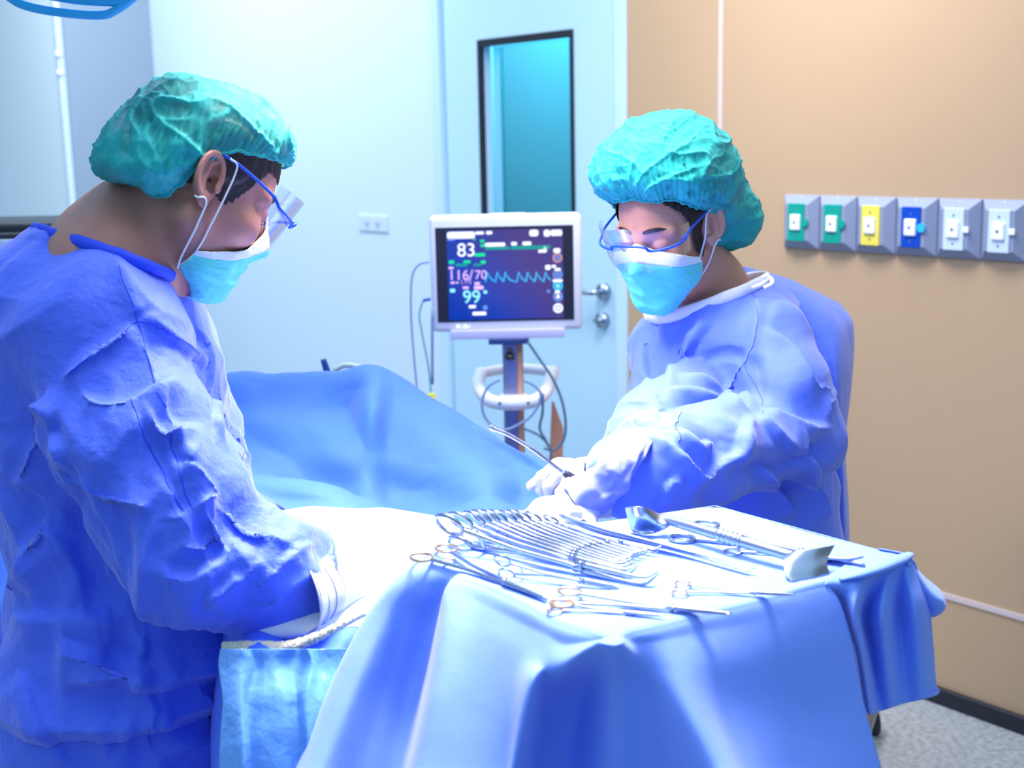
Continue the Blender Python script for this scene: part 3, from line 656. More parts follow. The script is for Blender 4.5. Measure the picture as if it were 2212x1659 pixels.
def mask(fr, hf, parent, seed=0, ts=-26, tp=.7, bs=-58, puff=.004):
    o0 = np.array([.018, 0, -.048]); nu, nv = 85, 49
    th = np.radians(np.linspace(-84, 84, nu)); v = np.linspace(0, 1, nv); G = []
    TH, VV = np.meshgrid(th, v, indexing='ij'); side = np.abs(TH)/th.max()
    top = np.radians(37-(37-ts)*side**tp); bot = np.radians(-58+(58+bs)*side**1.6)
    EL_ = top*(1-VV)+bot*VV
    D = np.stack([np.cos(EL_)*np.cos(TH), np.cos(EL_)*np.sin(TH), np.sin(EL_)], -1).reshape(-1, 3)
    r = raycast(lambda p: head_face(p), o0, D).reshape(nu, nv); base = r.copy()
    for _ in range(45):
        s = r.copy(); s[1:-1] = .25*r[:-2]+.5*r[1:-1]+.25*r[2:]; t = s.copy(); t[:, 1:-1] = .25*s[:, :-2]+.5*s[:, 1:-1]+.25*s[:, 2:]; r = np.maximum(base*.998, t)
    r = r+.0035+puff*np.sin(math.pi*VV)*(1-side**2)
    ple = np.zeros_like(r)
    for k, vc in enumerate((.36, .52, .68)):
        x = (VV-vc)/.05; ple += .0028*np.where(x > 0, np.exp(-x*.8), np.exp(-(x*3)**2))*(1-.55*side)
    X = (D*r.reshape(-1, 1)).reshape(nu, nv, 3)
    cr_ = snoise(X.reshape(-1, 3), 22, 11+seed).reshape(nu, nv); cr2 = snoise(X.reshape(-1, 3)*[1, 1, 1.5], 48, 12+seed).reshape(nu, nv)
    r = r+ple+.0010*cr_+.0016*(1-np.abs(cr2))**2*.8
    V = (o0+D*r.reshape(-1, 1)); F = [(i*nv+j, i*nv+j+1, (i+1)*nv+j+1, (i+1)*nv+j) for i in range(nu-1) for j in range(nv-1)]
    W = fr.w(V).reshape(nu, nv, 3)
    ob = thing_part(parent, 'face_mask')
    ntop = 8
    Fm = [f for f in F if (f[0] % nv) >= ntop]; Ft = [f for f in F if (f[0] % nv) < ntop]
    me = mk('mask_panel', W.reshape(-1, 3), Fm, CYAN, ob); solidify(me, .0012, 1)
    me = mk('nose_band', W.reshape(-1, 3), Ft, MASKW, ob); me['label'] = 'white upper band'; solidify(me, .0014, 1)
    b = B()
    for line in (W[:, 0], W[:, -1], W[0], W[-1]): b.add(*tube(line+fr.f*.0004, .0013, n=60, k=8))
    for i in (0, -1):
        s = 1 if i == 0 else -1
        for kk in (1,): b.add(*tube(W[kk if i == 0 else -1-kk], .002, n=50, k=8, flat=(fr.l, .5)))
    mk('binding', b.V, b.F, MASKW, ob)
    for i, sy in ((0, -1), (-1, 1)):
        t_, b_ = fr.loc(W[i, 0]), fr.loc(W[i, -1])
        PU = lambda L_: [fr.w(x_) for x_ in push(hf, L_)]
        mk('ear_loop', *tube(PU([t_, (t_+[.012, sy*.090, .026])*[.5, .5, .5], (.010, sy*.0835, .030), (-.004, sy*.086, .036)]), .0013, n=24, k=8), MASKW, ob)
        mk('ear_loop', *tube(PU([b_, (b_+[-.004, sy*.086, -.030])*[.5, .5, .5]+[0, sy*.003, 0], (-.003, sy*.0845, -.026), (-.016, sy*.083, -.02)]), .0013, n=24, k=8), MASKW, ob)
    return W
def thing_part(parent, name):
    o = bpy.data.objects.new(name, None); COL.objects.link(o); o.parent = parent; o.empty_display_size = .03; return o
def goggles(fr, parent, drop=0., tilt=0.):
    g = thing_part(parent, 'eye_shield'); z0 = .028+drop
    path = [(-.012, .083, .036), (.01, .0835, .036), (.045, .082, z0+.004), (.07, .0805, z0-.001), (.082, .079, z0-.008), (.098, .074, z0-.011), (.114, .060, z0-.012), (.124, .036, z0-.013), (.131, .030, z0-.004), (.134, .0, z0-.002)]
    path = path+[(x, -y, z) for x, y, z in path[-2::-1]]
    V, F = tube([fr.w(q) for q in path], .0021, n=150, k=10); mk('frame_band', V, F, BLUEP, g)
    nu, nv = 41, 13; V = []
    for i in range(nu):
        a = math.radians(-82+164*i/(nu-1)); 
        for j in range(nv):
            v = j/(nv-1); s = abs(math.sin(a))
            z = z0+.028-.083*v+.016*v*s**4*0; rx, ry = .072-.012*(v-.3), .083-.006*(v-.4)
            zz = z+.012*(1-s)*0-.012*s*(1-v)+.022*s**3*v
            V.append(fr.w((.058+rx*math.cos(a), ry*math.sin(a)*(.98), zz)))
    F = [(i*nv+j, (i+1)*nv+j, (i+1)*nv+j+1, i*nv+j+1) for i in range(nu-1) for j in range(nv-1)]
    mk('clear_visor', V, F, SHIELD, g)
def bouffant(fr, parent, ells, hem, cut_y=.3, seed=0, pleat=84, mode=None):
    def f(p):
        d = None
        for c, r in ells:
            e = ell(p, c, r); d = e if d is None else smin(d, e, .05)
        return d
    V, F = surfnet(f, (-.25, -.15, -.17), (.18, .15, .26), .0024)
    hz = hem(V[:, 0], V[:, 1]); dz = V[:, 2]-hz
    N = vnormals(V, F); N[:, :] = N
    # elastic gathers: draw in near the hem
    g = np.clip(1-dz/.045, 0, 1); 
    base = np.maximum(-(head_face(V)), -.2)
    hd = head_face(V)
    pull = g**2*np.clip(hd-.0055, 0, .06)
    G = grad(lambda p: head_face(p), V, .002); G /= np.linalg.norm(G, axis=1)[:, None]+1e-9
    V = V-G*pull[:, None]
    ang = np.arctan2(V[:, 1], V[:, 0]+.02)
    wv = snoise(V, 7, seed+3)*.9
    amp = .0009+.0026*np.exp(-np.clip(dz, 0, 1)/.035)
    rid = np.abs(np.sin(ang*pleat/2+wv*1.5)); ridge = (1-rid)**2
    d2 = snoise(V, 9, seed); d3 = snoise(V*np.array([.6, 1, 1.6]), 20, seed+1)
    long = (1-np.abs(snoise(V*np.array([.5, 1.2, 1.6]), 11, seed+8)))**3
    fine = (1-np.abs(snoise(V*np.array([1.8, 1., .7]), 26, seed+9)))**3
    crossf = (1-np.abs(snoise(V, 18, seed+12)))**4
    hgt = amp*ridge+.0045*long+.0016*fine+.0022*crossf+.0018*d2+.0006*d3
    V = V+N*hgt[:, None]
    if mode == 'radial':
        k0 = np.array([.115, .0, .088]); dk = V-k0; dd = np.linalg.norm(dk, axis=1); an = np.arctan2(dk[:, 1], dk[:, 2]*.9-dk[:, 0]*.4)
        sw = (1-np.abs(np.sin(an*9+snoise(V, 5, 77)*.9)))**2.5*np.exp(-(dd/.17)**2)
        V = V+N*(sw*.0055)[:, None]; long = np.maximum(long*.7, sw)
    if mode == 'accordion':
        ph = (V[:, 0]*.92+V[:, 2]*.35)/.0105+snoise(V, 6, 78)*.55
        sw = (1-np.abs(np.sin(ph*math.pi)))**2.2*np.clip(.75+.5*snoise(V, 8, 79), 0, 1)
        V = V+N*(sw*.0017)[:, None]; fine = np.maximum(fine*.6, sw*.9)
    lay = .62*long+.40*fine+.5*crossf+.55*ridge*np.exp(-np.clip(dz, 0, 1)/.03)+.5*np.exp(-np.clip(dz, 0, 1)/.012)
    # thinner where the hair presses, denser where the cap hangs free
    free = f(V)*0+np.clip((head_face(V)-.012)/.045, 0, 1); lay = .10+.62*lay+.42*free
    V, F, lay = delete_verts(V, F, dz < 0, lay)
    c = thing_part(parent, 'bouffant_cap')
    me = mk('cap_shell', fr.w(V), F, CAPM, c, attr=lay)
    L = boundary_loops(F)[0]; path = lap_loop(V[L], 6)
    path = path[::3]; path = path+np.array([0, 0, .0])
    V2, F2 = tube([fr.w(q) for q in path], .0022, k=8, closed=True); mk('elastic_hem', V2, F2, CAPM, c, attr=np.ones(len(V2)))
    return me
def lap_loop(p, it):
    for _ in range(it): p = .25*np.roll(p, 1, 0)+.5*p+.25*np.roll(p, -1, 0)
    return p
def hair(fr, parent, extra, line, h=.003, grow=.004):
    def f(p):
        d = head_face(p)-grow
        for c, r in extra: d = smin(d, ell(p, c, r), .03)
        return d+.0008*np.sin(p[:, 1]*900)
    V, F = surfnet(f, (-.2, -.12, -.12), (.14, .12, .18), h)
    kill = V[:, 2] < line(V[:, 0], V[:, 1]); V, F = delete_verts(V, F, kill)
    return mk('hair', fr.w(V), F, HAIR, parent)
def glove(name, O, xdir, zdir, parent, curl=(20, 25, 30, 35), thumb=(35, 20), scale=1., side=1, spread=5, wrist=.07, m=None, curls2=None, rcuff=.034):
    """gloved hand: palm, four bent fingers of different lengths, thumb from the side of the palm. x to the fingertips, z out of the back of the hand"""
    x = np.array(xdir, float); x /= np.linalg.norm(x); z = np.array(zdir, float); z -= x*(z@x); z /= np.linalg.norm(z); y = np.cross(z, x)*side
    R_ = np.stack([x, y, z], 1)*scale; O = np.array(O, float)
    segs = []
    for k, (y0, ln, cu) in enumerate(zip((.030, .010, -.010, -.028), (.074, .082, .077, .060), curl)):
        a = np.array([.088-.005*abs(k-1), y0, 0.]); an = 0; az = math.radians((1.3-k)*spread)
        rad = (.0092, .0094, .009, .008)[k]
        for s, fr_ in enumerate((.44, .31, .25)):
            an += math.radians(cu*(1, 1.25, .8)[s]); d = np.array([math.cos(an)*math.cos(az), math.cos(an)*math.sin(az), -math.sin(an)])
            b = a+d*ln*fr_; segs.append((a, b, rad*(1, .93, .86)[s], rad*(.93, .86, .74)[s], k)); a = b
    t0 = np.array([.028, .030, -.008]); a1, a2 = math.radians(thumb[0]), math.radians(thumb[1])
    d = np.array([math.cos(a1), math.sin(a1)*math.cos(a2), -math.sin(a1)*math.sin(a2)]); t1 = t0+d*.040
    d2 = d*.8+np.array([.45, -.1, -.12]); d2 /= np.linalg.norm(d2); t2 = t1+d2*.031; d3 = d2*.85+np.array([.4, -.15, -.15]); d3 /= np.linalg.norm(d3); t3 = t2+d3*.022
    segs += [(t0, t1, .015, .0115, 4), (t1, t2, .0112, .010, 4), (t2, t3, .0098, .008, 4)]
    def f(p):
        d = ell(p, (.052, .002, -.001), (.050, .040, .0165))
        d = smin(d, cap(p, (.02, .006, -.004), (.085, .02, -.002), .016, .013), .014)
        d = smin(d, cap(p, (.02, -.008, -.004), (.082, -.02, -.002), .015, .012), .014)
        q = p*np.array([1, .82, 1.05]); d = smin(d, cap(q, (-wrist, 0, 0), (.01, 0, 0), rcuff*.9, .0255), .02)
        fin = {}
        for a, b, ra, rb, k in segs:
            c = cap(p, a, b, ra, rb); fin[k] = c if k not in fin else smin(fin[k], c, .004)
        g = None
        for k in range(5):
            e = smin(d, fin[k], .010); g = e if g is None else np.minimum(g, e)
        return g+.0007*snoise(p*np.array([1.6, .6, .6]), 26, 3)
    V, F = surfnet(f, (-wrist-.04, -.075, -.10), (.19, .085, .05), .0026)
    V, F = delete_verts(V, F, V[:, 0] < -wrist+.002)
    o = mk(name, V@R_.T+O, F if side > 0 else F[:, ::-1], m or GLOVE, parent)
    W = lambda q: np.asarray(q)@R_.T+O
    for k, xx in enumerate((-wrist+.004, -wrist+.014, -wrist+.024, -wrist+.036)):
        rr = rcuff*.9+(.0255-rcuff*.9)*(xx+wrist)/(wrist+.01)
        pts = [W((xx+.003*math.sin(2*t+k), 1.24*math.cos(t)*rr*.985, math.sin(t)*rr*.965)) for t in np.linspace(0, 2*math.pi, 36, endpoint=False)]
        V2, F2 = tube(pts, .0017 if k == 0 else .0010, k=6, closed=True); mk('rolled_cuff' if k == 0 else 'cuff_wrinkle', V2, F2, m or GLOVE, o)
    return o, W
def torso_sdf(rows, Yc, ry, shift=0, power=2.3):
    """rows = (px left, px right, py): slices of the trunk seen from the camera, at depth Yc(py), half depth ry(py)"""
    zs, cx, rx, cyy, ryy = [], [], [], [], []
    for (xl, xr, py), yc, r2 in zip(rows, Yc, ry):
        a, b = P(xl, py, yc), P(xr, py, yc); zs.append((a[2]+b[2])/2); cx.append((a[0]+b[0])/2); rx.append((b[0]-a[0])/2); cyy.append(yc); ryy.append(r2)
    o = np.argsort(zs); zs, cx, rx, cyy, ryy = [np.array(q)[o] for q in (zs, cx, rx, cyy, ryy)]
    def f(p):
        z = p[:, 2]; X, RX, Y, RY = [np.interp(z, zs, q) for q in (cx, rx, cyy, ryy)]
        k = (np.abs((p[:, 0]-X)/RX)**power+np.abs((p[:, 1]-Y)/RY)**power)**(1/power)
        d = (k-1)*np.minimum(RX, RY)*.9
        return smax(smax(d, z-zs[-1], .03), zs[0]-z, .01)
    return f

# ================= man
MAN = thing('person', 'person in dark blue surgical gown and turquoise cap, left, head bent over the patient', 'person', loc=(0, 0, 0))
fm = Frame(P(416, 400, 1.68), math.radians(34), math.radians(34), 0, 1.03)
nk = [(P(385, 425, 1.70), P(285, 525, 1.71), .058, .066), (P(300, 500, 1.71), P(235, 600, 1.72), .066, .085), (P(230, 590, 1.64), P(240, 600, 1.80), .08, .08)]
bodyM, hfM = skin_head(fm, 'body', nk, SKINM, MAN)
face_details(fm, MAN, False)
hair(fm, MAN, [], lambda x, y: np.interp(x, [-.12, -.06, -.03, -.012, .0, .012, .024, .034, .044, .06], [-.02, -.035, -.02, .0, .002, -.012, -.014, -.002, .025, .055])+.0015*np.sin(x*700), grow=.0012)
mW = mask(fm, hfM, MAN, 0, puff=.007)
goggles(fm, MAN)
hemM = lambda x, y: np.interp(x, [-.16, -.13, -.10, -.07, -.045, -.02, .0, .03, .06, .09, .12], [-.088, -.085, -.075, -.055, -.022, .026, .048, .060, .074, .086, .092])+.0018*np.sin(x*330)
bouffant(fm, MAN, [((.012, 0, .060), (.102, .088, .074)), ((-.045, 0, .022), (.062, .078, .078)), ((-.062, 0, -.026), (.050, .070, .054))], hemM, seed=1, mode='accordion')
def gown_man():
    rows = [(70, 330, 508), (8, 368, 545), (-12, 390, 600), (-15, 425, 650), (-12, 445, 720), (-5, 470, 800), (0, 498, 900), (5, 520, 1000), (22, 538, 1100), (50, 548, 1200), (28, 552, 1300), (6, 553, 1380), (-6, 556, 1440), (4, 522, 1482), (0, 535, 1560), (-4, 541, 1659), (-10, 545, 1900), (-20, 550, 2300)]
    Yc = [1.73]*3+[1.74]*15; ry = [.10, .15, .19, .205, .21, .21, .205, .195, .185, .18, .18, .19, .205, .168, .175, .185, .19, .2]
    t = torso_sdf(rows, Yc, ry)
    sh, el_, wr = P(215, 700, 1.585), P(385, 1190, 1.50), P(672, 1250, 1.545)
    sh2, el2, wr2 = P(250, 690, 1.90), P(470, 1130, 1.98), P(575, 1150, 1.90)
    def f(p):
        d = t(p)
        d = smin(d, cap(p, P(170, 640, 1.68), sh, .09, .098), .05)
        a = cap(p, sh, P(290, 960, 1.53), .098, .092); a = smin(a, cap(p, P(290, 960, 1.53), el_, .092, .076), .04)
        a = smin(a, cap(p, P(400, 1100, 1.50), P(415, 1215, 1.50), .085, .07), .04)
        a = smin(a, cap(p, el_, P(560, 1228, 1.52), .075, .070), .035); a = smin(a, cap(p, P(560, 1228, 1.52), wr, .070, .056), .03)
        d = smin(d, a, .022)
        c = smin(cap(p, sh2, el2, .085, .07), cap(p, el2, wr2, .07, .046), .03)
        return smin(d, c, .02)
    V, F = surfnet(f, P(-60, 480, 1.45)*[1, 0, 0]+[-.12, 1.36, .25], (-.12, 2.1, 1.40), .0044)
    # sleeve end: open cuff plane
    cdir = (wr-P(560, 1228, 1.52)); cdir /= np.linalg.norm(cdir)
    c2 = wr2-el2; c2 /= np.linalg.norm(c2)
    kill = ((V-wr)@cdir > .012) & (np.linalg.norm(V-wr, axis=1) < .09)
    kill |= ((V-wr2)@c2 > .01) & (np.linalg.norm(V-wr2, axis=1) < .09)
    kill |= V[:, 2] < .31
    # neck opening plane through three collar points
    a, b, c = P(128, 512, 1.73), P(384, 604, 1.70), P(240, 546, 1.62); n = np.cross(b-a, c-a); n *= np.sign(n[2])
    n /= np.linalg.norm(n); nc = P(262, 545, 1.72)
    kill |= ((V-a)@n > 0) & (np.linalg.norm(V-nc, axis=1) < .19)
    V, F = delete_verts(V, F, kill); V, F = biggest(V, F)
    loops = boundary_loops(F); fix = np.zeros(len(V))
    for L in loops: fix[L] = 1.
    V = creases(V, F, [
        ([(245, 540), (270, 600), (290, 660), (300, 680)], .004, .012, 0),
        ([(300, 690), (235, 735), (170, 780), (120, 830)], .010, .022, -1),
        ([(120, 880), (100, 960), (115, 1010), (140, 1060)], -.012, .02, 0),
        ([(305, 680), (360, 720), (420, 765), (440, 800)], .009, .018, -1),
        ([(118, 830), (90, 900), (60, 980), (20, 1060)], .012, .03, -1),
        ([(60, 850), (110, 900), (125, 960), (150, 1030)], .016, .03, 1),
        ([(150, 840), (230, 870), (330, 845), (400, 800)], .009, .03, 1),
        ([(310, 700), (335, 800), (370, 900), (400, 960)], .006, .016, 1),
        ([(290, 850), (330, 960), (380, 1060), (470, 1200)], -.006, .007, 0),
        ([(370, 930), (400, 1040), (440, 1140), (490, 1230)], -.005, .006, 0),
        ([(300, 860), (350, 950), (375, 925), (440, 930)], .010, .022, 1),
        ([(330, 960), (375, 930), (400, 980), (450, 1040)], .009, .02, -1),
        ([(150, 1010), (200, 1080), (290, 1090), (330, 1110)], .010, .022, -1),
        ([(360, 1000), (420, 1015), (465, 1050), (480, 1080)], .010, .022, 1),
        ([(340, 1130), (400, 1110), (450, 1080), (500, 1070)], .008, .03, 1),
        ([(330, 1230), (400, 1250), (470, 1210), (530, 1140)], .010, .035, 1),
        ([(380, 1180), (440, 1190), (500, 1150)], .008, .02, -1),
        ([(420, 1310), (500, 1260), (560, 1180), (590, 1130)], .009, .025, 1),
        ([(520, 1300), (590, 1240), (640, 1190), (690, 1170)], .008, .022, 1),
        ([(560, 1330), (620, 1290), (680, 1230)], .007, .018, -1),
        ([(100, 1110), (70, 1170), (45, 1230), (12, 1290)], .018, .035, -1),
        ([(150, 1000), (165, 1150), (200, 1240), (270, 1330)], -.015, .02, 0),
        ([(0, 1330), (110, 1340), (220, 1335), (280, 1350)], .014, .045, 1),
        ([(110, 1385), (190, 1410), (280, 1440), (330, 1470)], .022, .04, 1),
        ([(120, 1478), (230, 1470), (330, 1475), (430, 1460), (545, 1430)], .024, .045, -1),
        ([(330, 1470), (430, 1450), (500, 1430), (552, 1420)], .016, .05, -1),
        ([(40, 1440), (70, 1520), (110, 1600), (150, 1659)], .012, .04, 1),
        ([(320, 1350), (305, 1430), (330, 1520), (320, 1640)], .009, .02, 1),
        ([(430, 1460), (460, 1540), (420, 1590), (360, 1640)], .008, .03, 1),
        ([(200, 1640), (260, 1590), (330, 1570), (380, 1560)], .008, .03, -1),
        ([(540, 1460), (525, 1520), (535, 1600)], .010, .02, -1),
        ([(470, 740), (470, 850), (500, 950), (520, 1050)], .010, .02, 1),
        ([(410, 680), (450, 780), (460, 880), (470, 960)], .010, .02, -1),
    ])
    V = wrinkle(V, F, .035, it=90, anchor=.014, seed=3, fix=fix, bend=.12, scale=9, inner=.007, outer=.02); V = crumple(V, F, .010, 4.6, 3, (1.3, 1, .75), w=1-fix)
    o = mk('surgical_gown', V, F, GOWN, MAN); solidify(o, .0012)
    # collar band and cuffs
    for L in loops[:5]:
        c = V[L].mean(0); pth = lap_loop(V[L], 5)[::2]; pth = pth+(pth-nc)/np.linalg.norm(pth-nc, axis=1)[:, None]*.003*(np.linalg.norm(c-nc) < .12)
        if np.linalg.norm(c-nc) < .12: V2, F2 = tube(pth, .0038, k=8, closed=True, flat=(n, 1.9)); q = mk('collar_band', V2, F2, TRIMB, o); q['label'] = 'darker blue collar band'
        elif c[2] > .4: V2, F2 = tube(pth, .002, k=6, closed=True); mk('cuff_seam', V2, F2, GOWN, o)
    # stitched seams over the shoulder and down the sleeve
    for pts in ([(247, 545), (272, 605), (295, 668), (318, 740), (330, 815), (362, 880)], [(302, 690), (240, 730), (170, 790), (150, 812)], [(302, 690), (350, 715), (400, 740), (435, 765)], [(280, 855), (330, 965), (385, 1075), (480, 1235)], [(370, 930), (392, 1020), (420, 1100)]):
        seams(V, F, [pts], o, TRIMB)
    return o, wr, cdir, wr2, c2
gm, wrM, cdM, wrM2, cdM2 = gown_man()
glove('glove', P(765, 1240, 1.575), P(900, 1205, 1.66)-P(700, 1252, 1.55), (.05, -.45, 1), MAN, curl=(14, 18, 22, 28), thumb=(38, 25), side=1, wrist=.085, scale=1.2, rcuff=.048)
glove('glove', wrM2+cdM2*.06, (1, -.35, -.08), (.1, -.1, 1), MAN, curl=(16, 20, 22, 26), thumb=(35, 25), side=-1, wrist=.075, scale=1.05)
for dy in (-.09, .09):
    a = P(290, 1659, 1.74); lx = a[0]; b = B().add(*tube([(lx, 1.74+dy, .5), (lx-.02, 1.74+dy, .28), (lx, 1.74+dy, .07)], [.085, .07, .06], n=16, k=16)); mk('trouser_leg', b.V, b.F, GOWN, MAN)
    V, F = surfnet(lambda p: smax(smin(ell(p, (lx+.06, 1.74+dy, .04), (.14, .045, .045)), ell(p, (lx-.01, 1.74+dy, .06), (.06, .045, .06)), .03), .001-p[:, 2], .004), (lx-.15, 1.6+dy, -.01), (lx+.25, 1.88+dy, .15), .008); mk('shoe', V, F, BLACKP, MAN)

# ================= woman
WOM = thing('person', 'person in light blue gown with white collar and turquoise cap, right, behind the instrument tray', 'person')
fwm = Frame(P(1442, 495, 2.08), math.radians(-90-36), math.radians(19), 0, .94)
nk = [(P(1480, 520, 2.13), P(1535, 640, 2.16), .045, .052), (P(1535, 620, 2.16), P(1560, 700, 2.17), .055, .08), (P(1500, 720, 2.20), P(1610, 720, 2.14), .06, .06)]
bodyF, hfF = skin_head(fwm, 'body', nk, SKINF, WOM, True)
face_details(fwm, WOM, True)
hair(fwm, WOM, [((-.10, 0, .0), (.055, .055, .05))], lambda x, y: np.interp(x, [-.2, -.05, -.02, -.005, .006, .016, .026, .036, .05, .075, .1], [-.07, -.06, -.03, .0, -.03, -.045, -.03, .01, .045, .078, .09])+.0015*np.sin(x*700), grow=.0018)
mask(fwm, hfF, WOM, 5, 8, 1.2, -36, .010)
goggles(fwm, WOM)
hemF = lambda x, y: np.interp(x, [-.2, -.16, -.13, -.10, -.07, -.045, -.02, .0, .03, .06, .09, .12], [-.12, -.12, -.115, -.10, -.07, -.02, .02, .036, .050, .072, .096, .10])+.012*np.exp(-((y)/.03)**2)*(x > .05)+.0018*np.sin(x*330)
bouffant(fwm, WOM, [((-.01, 0, .095), (.122, .110, .098)), ((-.075, 0, .05), (.09, .10, .10)), ((-.142, .008, -.034), (.072, .088, .082)), ((.05, .0, .09), (.07, .085, .048))], hemF, seed=21, mode='radial')
def gown_woman():
    rows = [(1530, 1665, 600), (1475, 1700, 625), (1425, 1725, 655), (1405, 1710, 700), (1398, 1735, 760), (1396, 1755, 820), (1398, 1780, 900), (1400, 1795, 1000), (1392, 1812, 1080), (1380, 1830, 1140), (1370, 1850, 1300), (1360, 1870, 1600), (1340, 1890, 2000)]
    Yc = [2.17]*len(rows); ry = [.07, .11, .135, .15, .16, .165, .165, .165, .165, .17, .18, .19, .2]
    t = torso_sdf(rows, Yc, ry)
    sh, el_, wr = P(1638, 745, 2.05), P(1738, 945, 1.99), P(1345, 1030, 1.775)
    mid = P(1520, 985, 1.84)
    sh2, el2, wr2 = P(1445, 760, 2.22), P(1450, 925, 2.02), P(1374, 955, 1.88)
    def f(p):
        d = t(p)
        d = smin(d, cap(p, P(1590, 690, 2.13), sh, .066, .074), .05)
        a = smin(cap(p, sh, P(1690, 850, 2.0), .076, .078), cap(p, P(1690, 850, 2.0), el_, .078, .058), .03)
        a = smin(a, cap(p, el_, mid, .055, .07), .03); a = smin(a, cap(p, mid, P(1420, 1010, 1.80), .07, .072), .02); a = smin(a, cap(p, P(1420, 1010, 1.80), wr, .072, .058), .02)
        d = smin(d, a, .02)
        c = smin(cap(p, sh2, el2, .07, .06), cap(p, P(1560, 870, 2.06), wr2, .045, .052), .04)
        c = smin(c, cap(p, P(1500, 850, 2.0), P(1400, 900, 1.92), .05, .05), .03)
        return smin(d, c, .015)
    V, F = surfnet(f, (.10, 1.66, .30), (.70, 2.42, 1.26), .0046)
    cdir = wr-P(1420, 1010, 1.80); cdir /= np.linalg.norm(cdir); c2 = wr2-P(1450, 900, 2.0); c2 /= np.linalg.norm(c2)
    kill = V[:, 2] < .34
    a, b, c = P(1450, 690, 2.02), P(1660, 600, 2.10), P(1560, 615, 2.30); n = np.cross(b-a, c-a); n *= np.sign(n[2]); n /= np.linalg.norm(n); nc = P(1545, 640, 2.15)
    kill |= ((V-a)@n > 0) & (np.linalg.norm(V-nc, axis=1) < .16)
    V, F = delete_verts(V, F, kill); V, F = biggest(V, F); loops = boundary_loops(F); fix = np.zeros(len(V))
    for L in loops: fix[L] = 1.
    V = creases(V, F, [
        ([(1628, 620), (1635, 680), (1618, 760), (1600, 790)], 0.0050, .01, 0),
        ([(1500, 780), (1560, 765), (1610, 772)], -0.0075, .008, 0),
        ([(1535, 695), (1500, 740), (1480, 790)], 0.0125, .02, 1),
        ([(1500, 700), (1460, 760), (1440, 840)], 0.0100, .02, -1),
        ([(1610, 770), (1575, 830), (1540, 860)], 0.0125, .02, -1),
        ([(1460, 808), (1530, 830), (1620, 880), (1720, 920), (1815, 925)], 0.0200, .03, 1),
        ([(1420, 842), (1500, 850), (1560, 865), (1630, 885)], 0.0150, .025, 1),
        ([(1630, 885), (1680, 945), (1720, 975), (1755, 960)], 0.0150, .025, -1),
        ([(1630, 885), (1605, 940), (1590, 990), (1520, 1010)], 0.0175, .03, -1),
        ([(1460, 930), (1500, 965), (1540, 960)], 0.0150, .02, 1),
        ([(1410, 935), (1450, 970), (1500, 1010), (1520, 1030), (1560, 1000)], 0.0175, .02, 1),
        ([(1340, 915), (1400, 930), (1450, 925), (1475, 880)], 0.0150, .025, 1),
        ([(1630, 760), (1640, 850), (1660, 890)], -0.0100, .012, 0),
        ([(1640, 700), (1720, 760), (1770, 850), (1812, 920)], 0.0100, .02, 1),
        ([(1650, 1010), (1690, 1060), (1720, 1125)], 0.0175, .02, 1),
        ([(1740, 960), (1760, 1040), (1790, 1140)], 0.0200, .025, 1),
        ([(1560, 1010), (1640, 1015), (1720, 1000), (1810, 950)], -0.0150, .02, 0),
        ([(1440, 1110), (1440, 1050), (1480, 1030)], 0.0100, .02, 1),
        ([(1400, 720), (1395, 790), (1402, 830)], 0.0125, .02, 1),
    ])
    V = wrinkle(V, F, .035, it=100, anchor=.012, seed=8, fix=fix, bend=.13, scale=8, inner=.006, outer=.015); V = crumple(V, F, .009, 4.2, 13, (.8, 1, 1.1), w=1-fix)
    o = mk('surgical_gown', V, F, GOWN2, WOM); solidify(o, .0012)
    for L in loops[:5]:
        c = V[L].mean(0); pth = lap_loop(V[L], 8)[::2]; pth = pth+(pth-nc)/np.linalg.norm(pth-nc, axis=1)[:, None]*.002*(np.linalg.norm(c-nc) < .12)
        if np.linalg.norm(c-nc) < .12: V2, F2 = tube(pth, .0045, k=8, closed=True, flat=(n, 2.2)); q = mk('collar_band', V2, F2, WHITE, o); q['label'] = 'white collar band'
    seams(V, F, [[(1628, 622), (1636, 690), (1618, 760), (1605, 785)], [(1605, 790), (1640, 850), (1650, 890)], [(1475, 880), (1462, 920), (1470, 960)]], o, GOWN)
    # loose flap of the gown behind the shoulder
    g = [[P(1585, 572, 2.27), P(1600, 600, 2.26), P(1630, 640, 2.24), P(1690, 760, 2.22), P(1720, 950, 2.2)],
         [P(1630, 582, 2.30), P(1660, 610, 2.27), P(1700, 660, 2.24), P(1745, 780, 2.20), P(1775, 960, 2.18)],
         [P(1700, 602, 2.32), P(1735, 640, 2.26), P(1760, 690, 2.22), P(1790, 800, 2.18), P(1812, 960, 2.16)],
         [P(1760, 630, 2.34), P(1795, 665, 2.28), P(1810, 720, 2.22), P(1815, 820, 2.18), P(1818, 960, 2.18)],
         [P(1810, 655, 2.35), P(1838, 690, 2.33), P(1842, 740, 2.31), P(1838, 830, 2.28), P(1825, 960, 2.25)],
         [P(1800, 650, 2.42), P(1820, 690, 2.42), P(1828, 740, 2.42), P(1820, 830, 2.4), P(1810, 960, 2.36)],
         [P(1700, 610, 2.44), P(1700, 690, 2.46), P(1700, 740, 2.46), P(1700, 830, 2.44), P(1700, 960, 2.4)]]
    for col in g: e = col[-1]; col += [e+np.array([.012, .01, -.12]), e+np.array([.02, .02, -.26]), e+np.array([.03, .02, -.5])]
    V, F = ctrl(g, 90, 130, 1); V = wrinkle(V, F, .02, it=50, anchor=.02, seed=4, bend=.15, scale=8, inner=.01, outer=.012)
    q = mk('back_flap', V, F, GOWN2, o); solidify(q, .0015, 0)
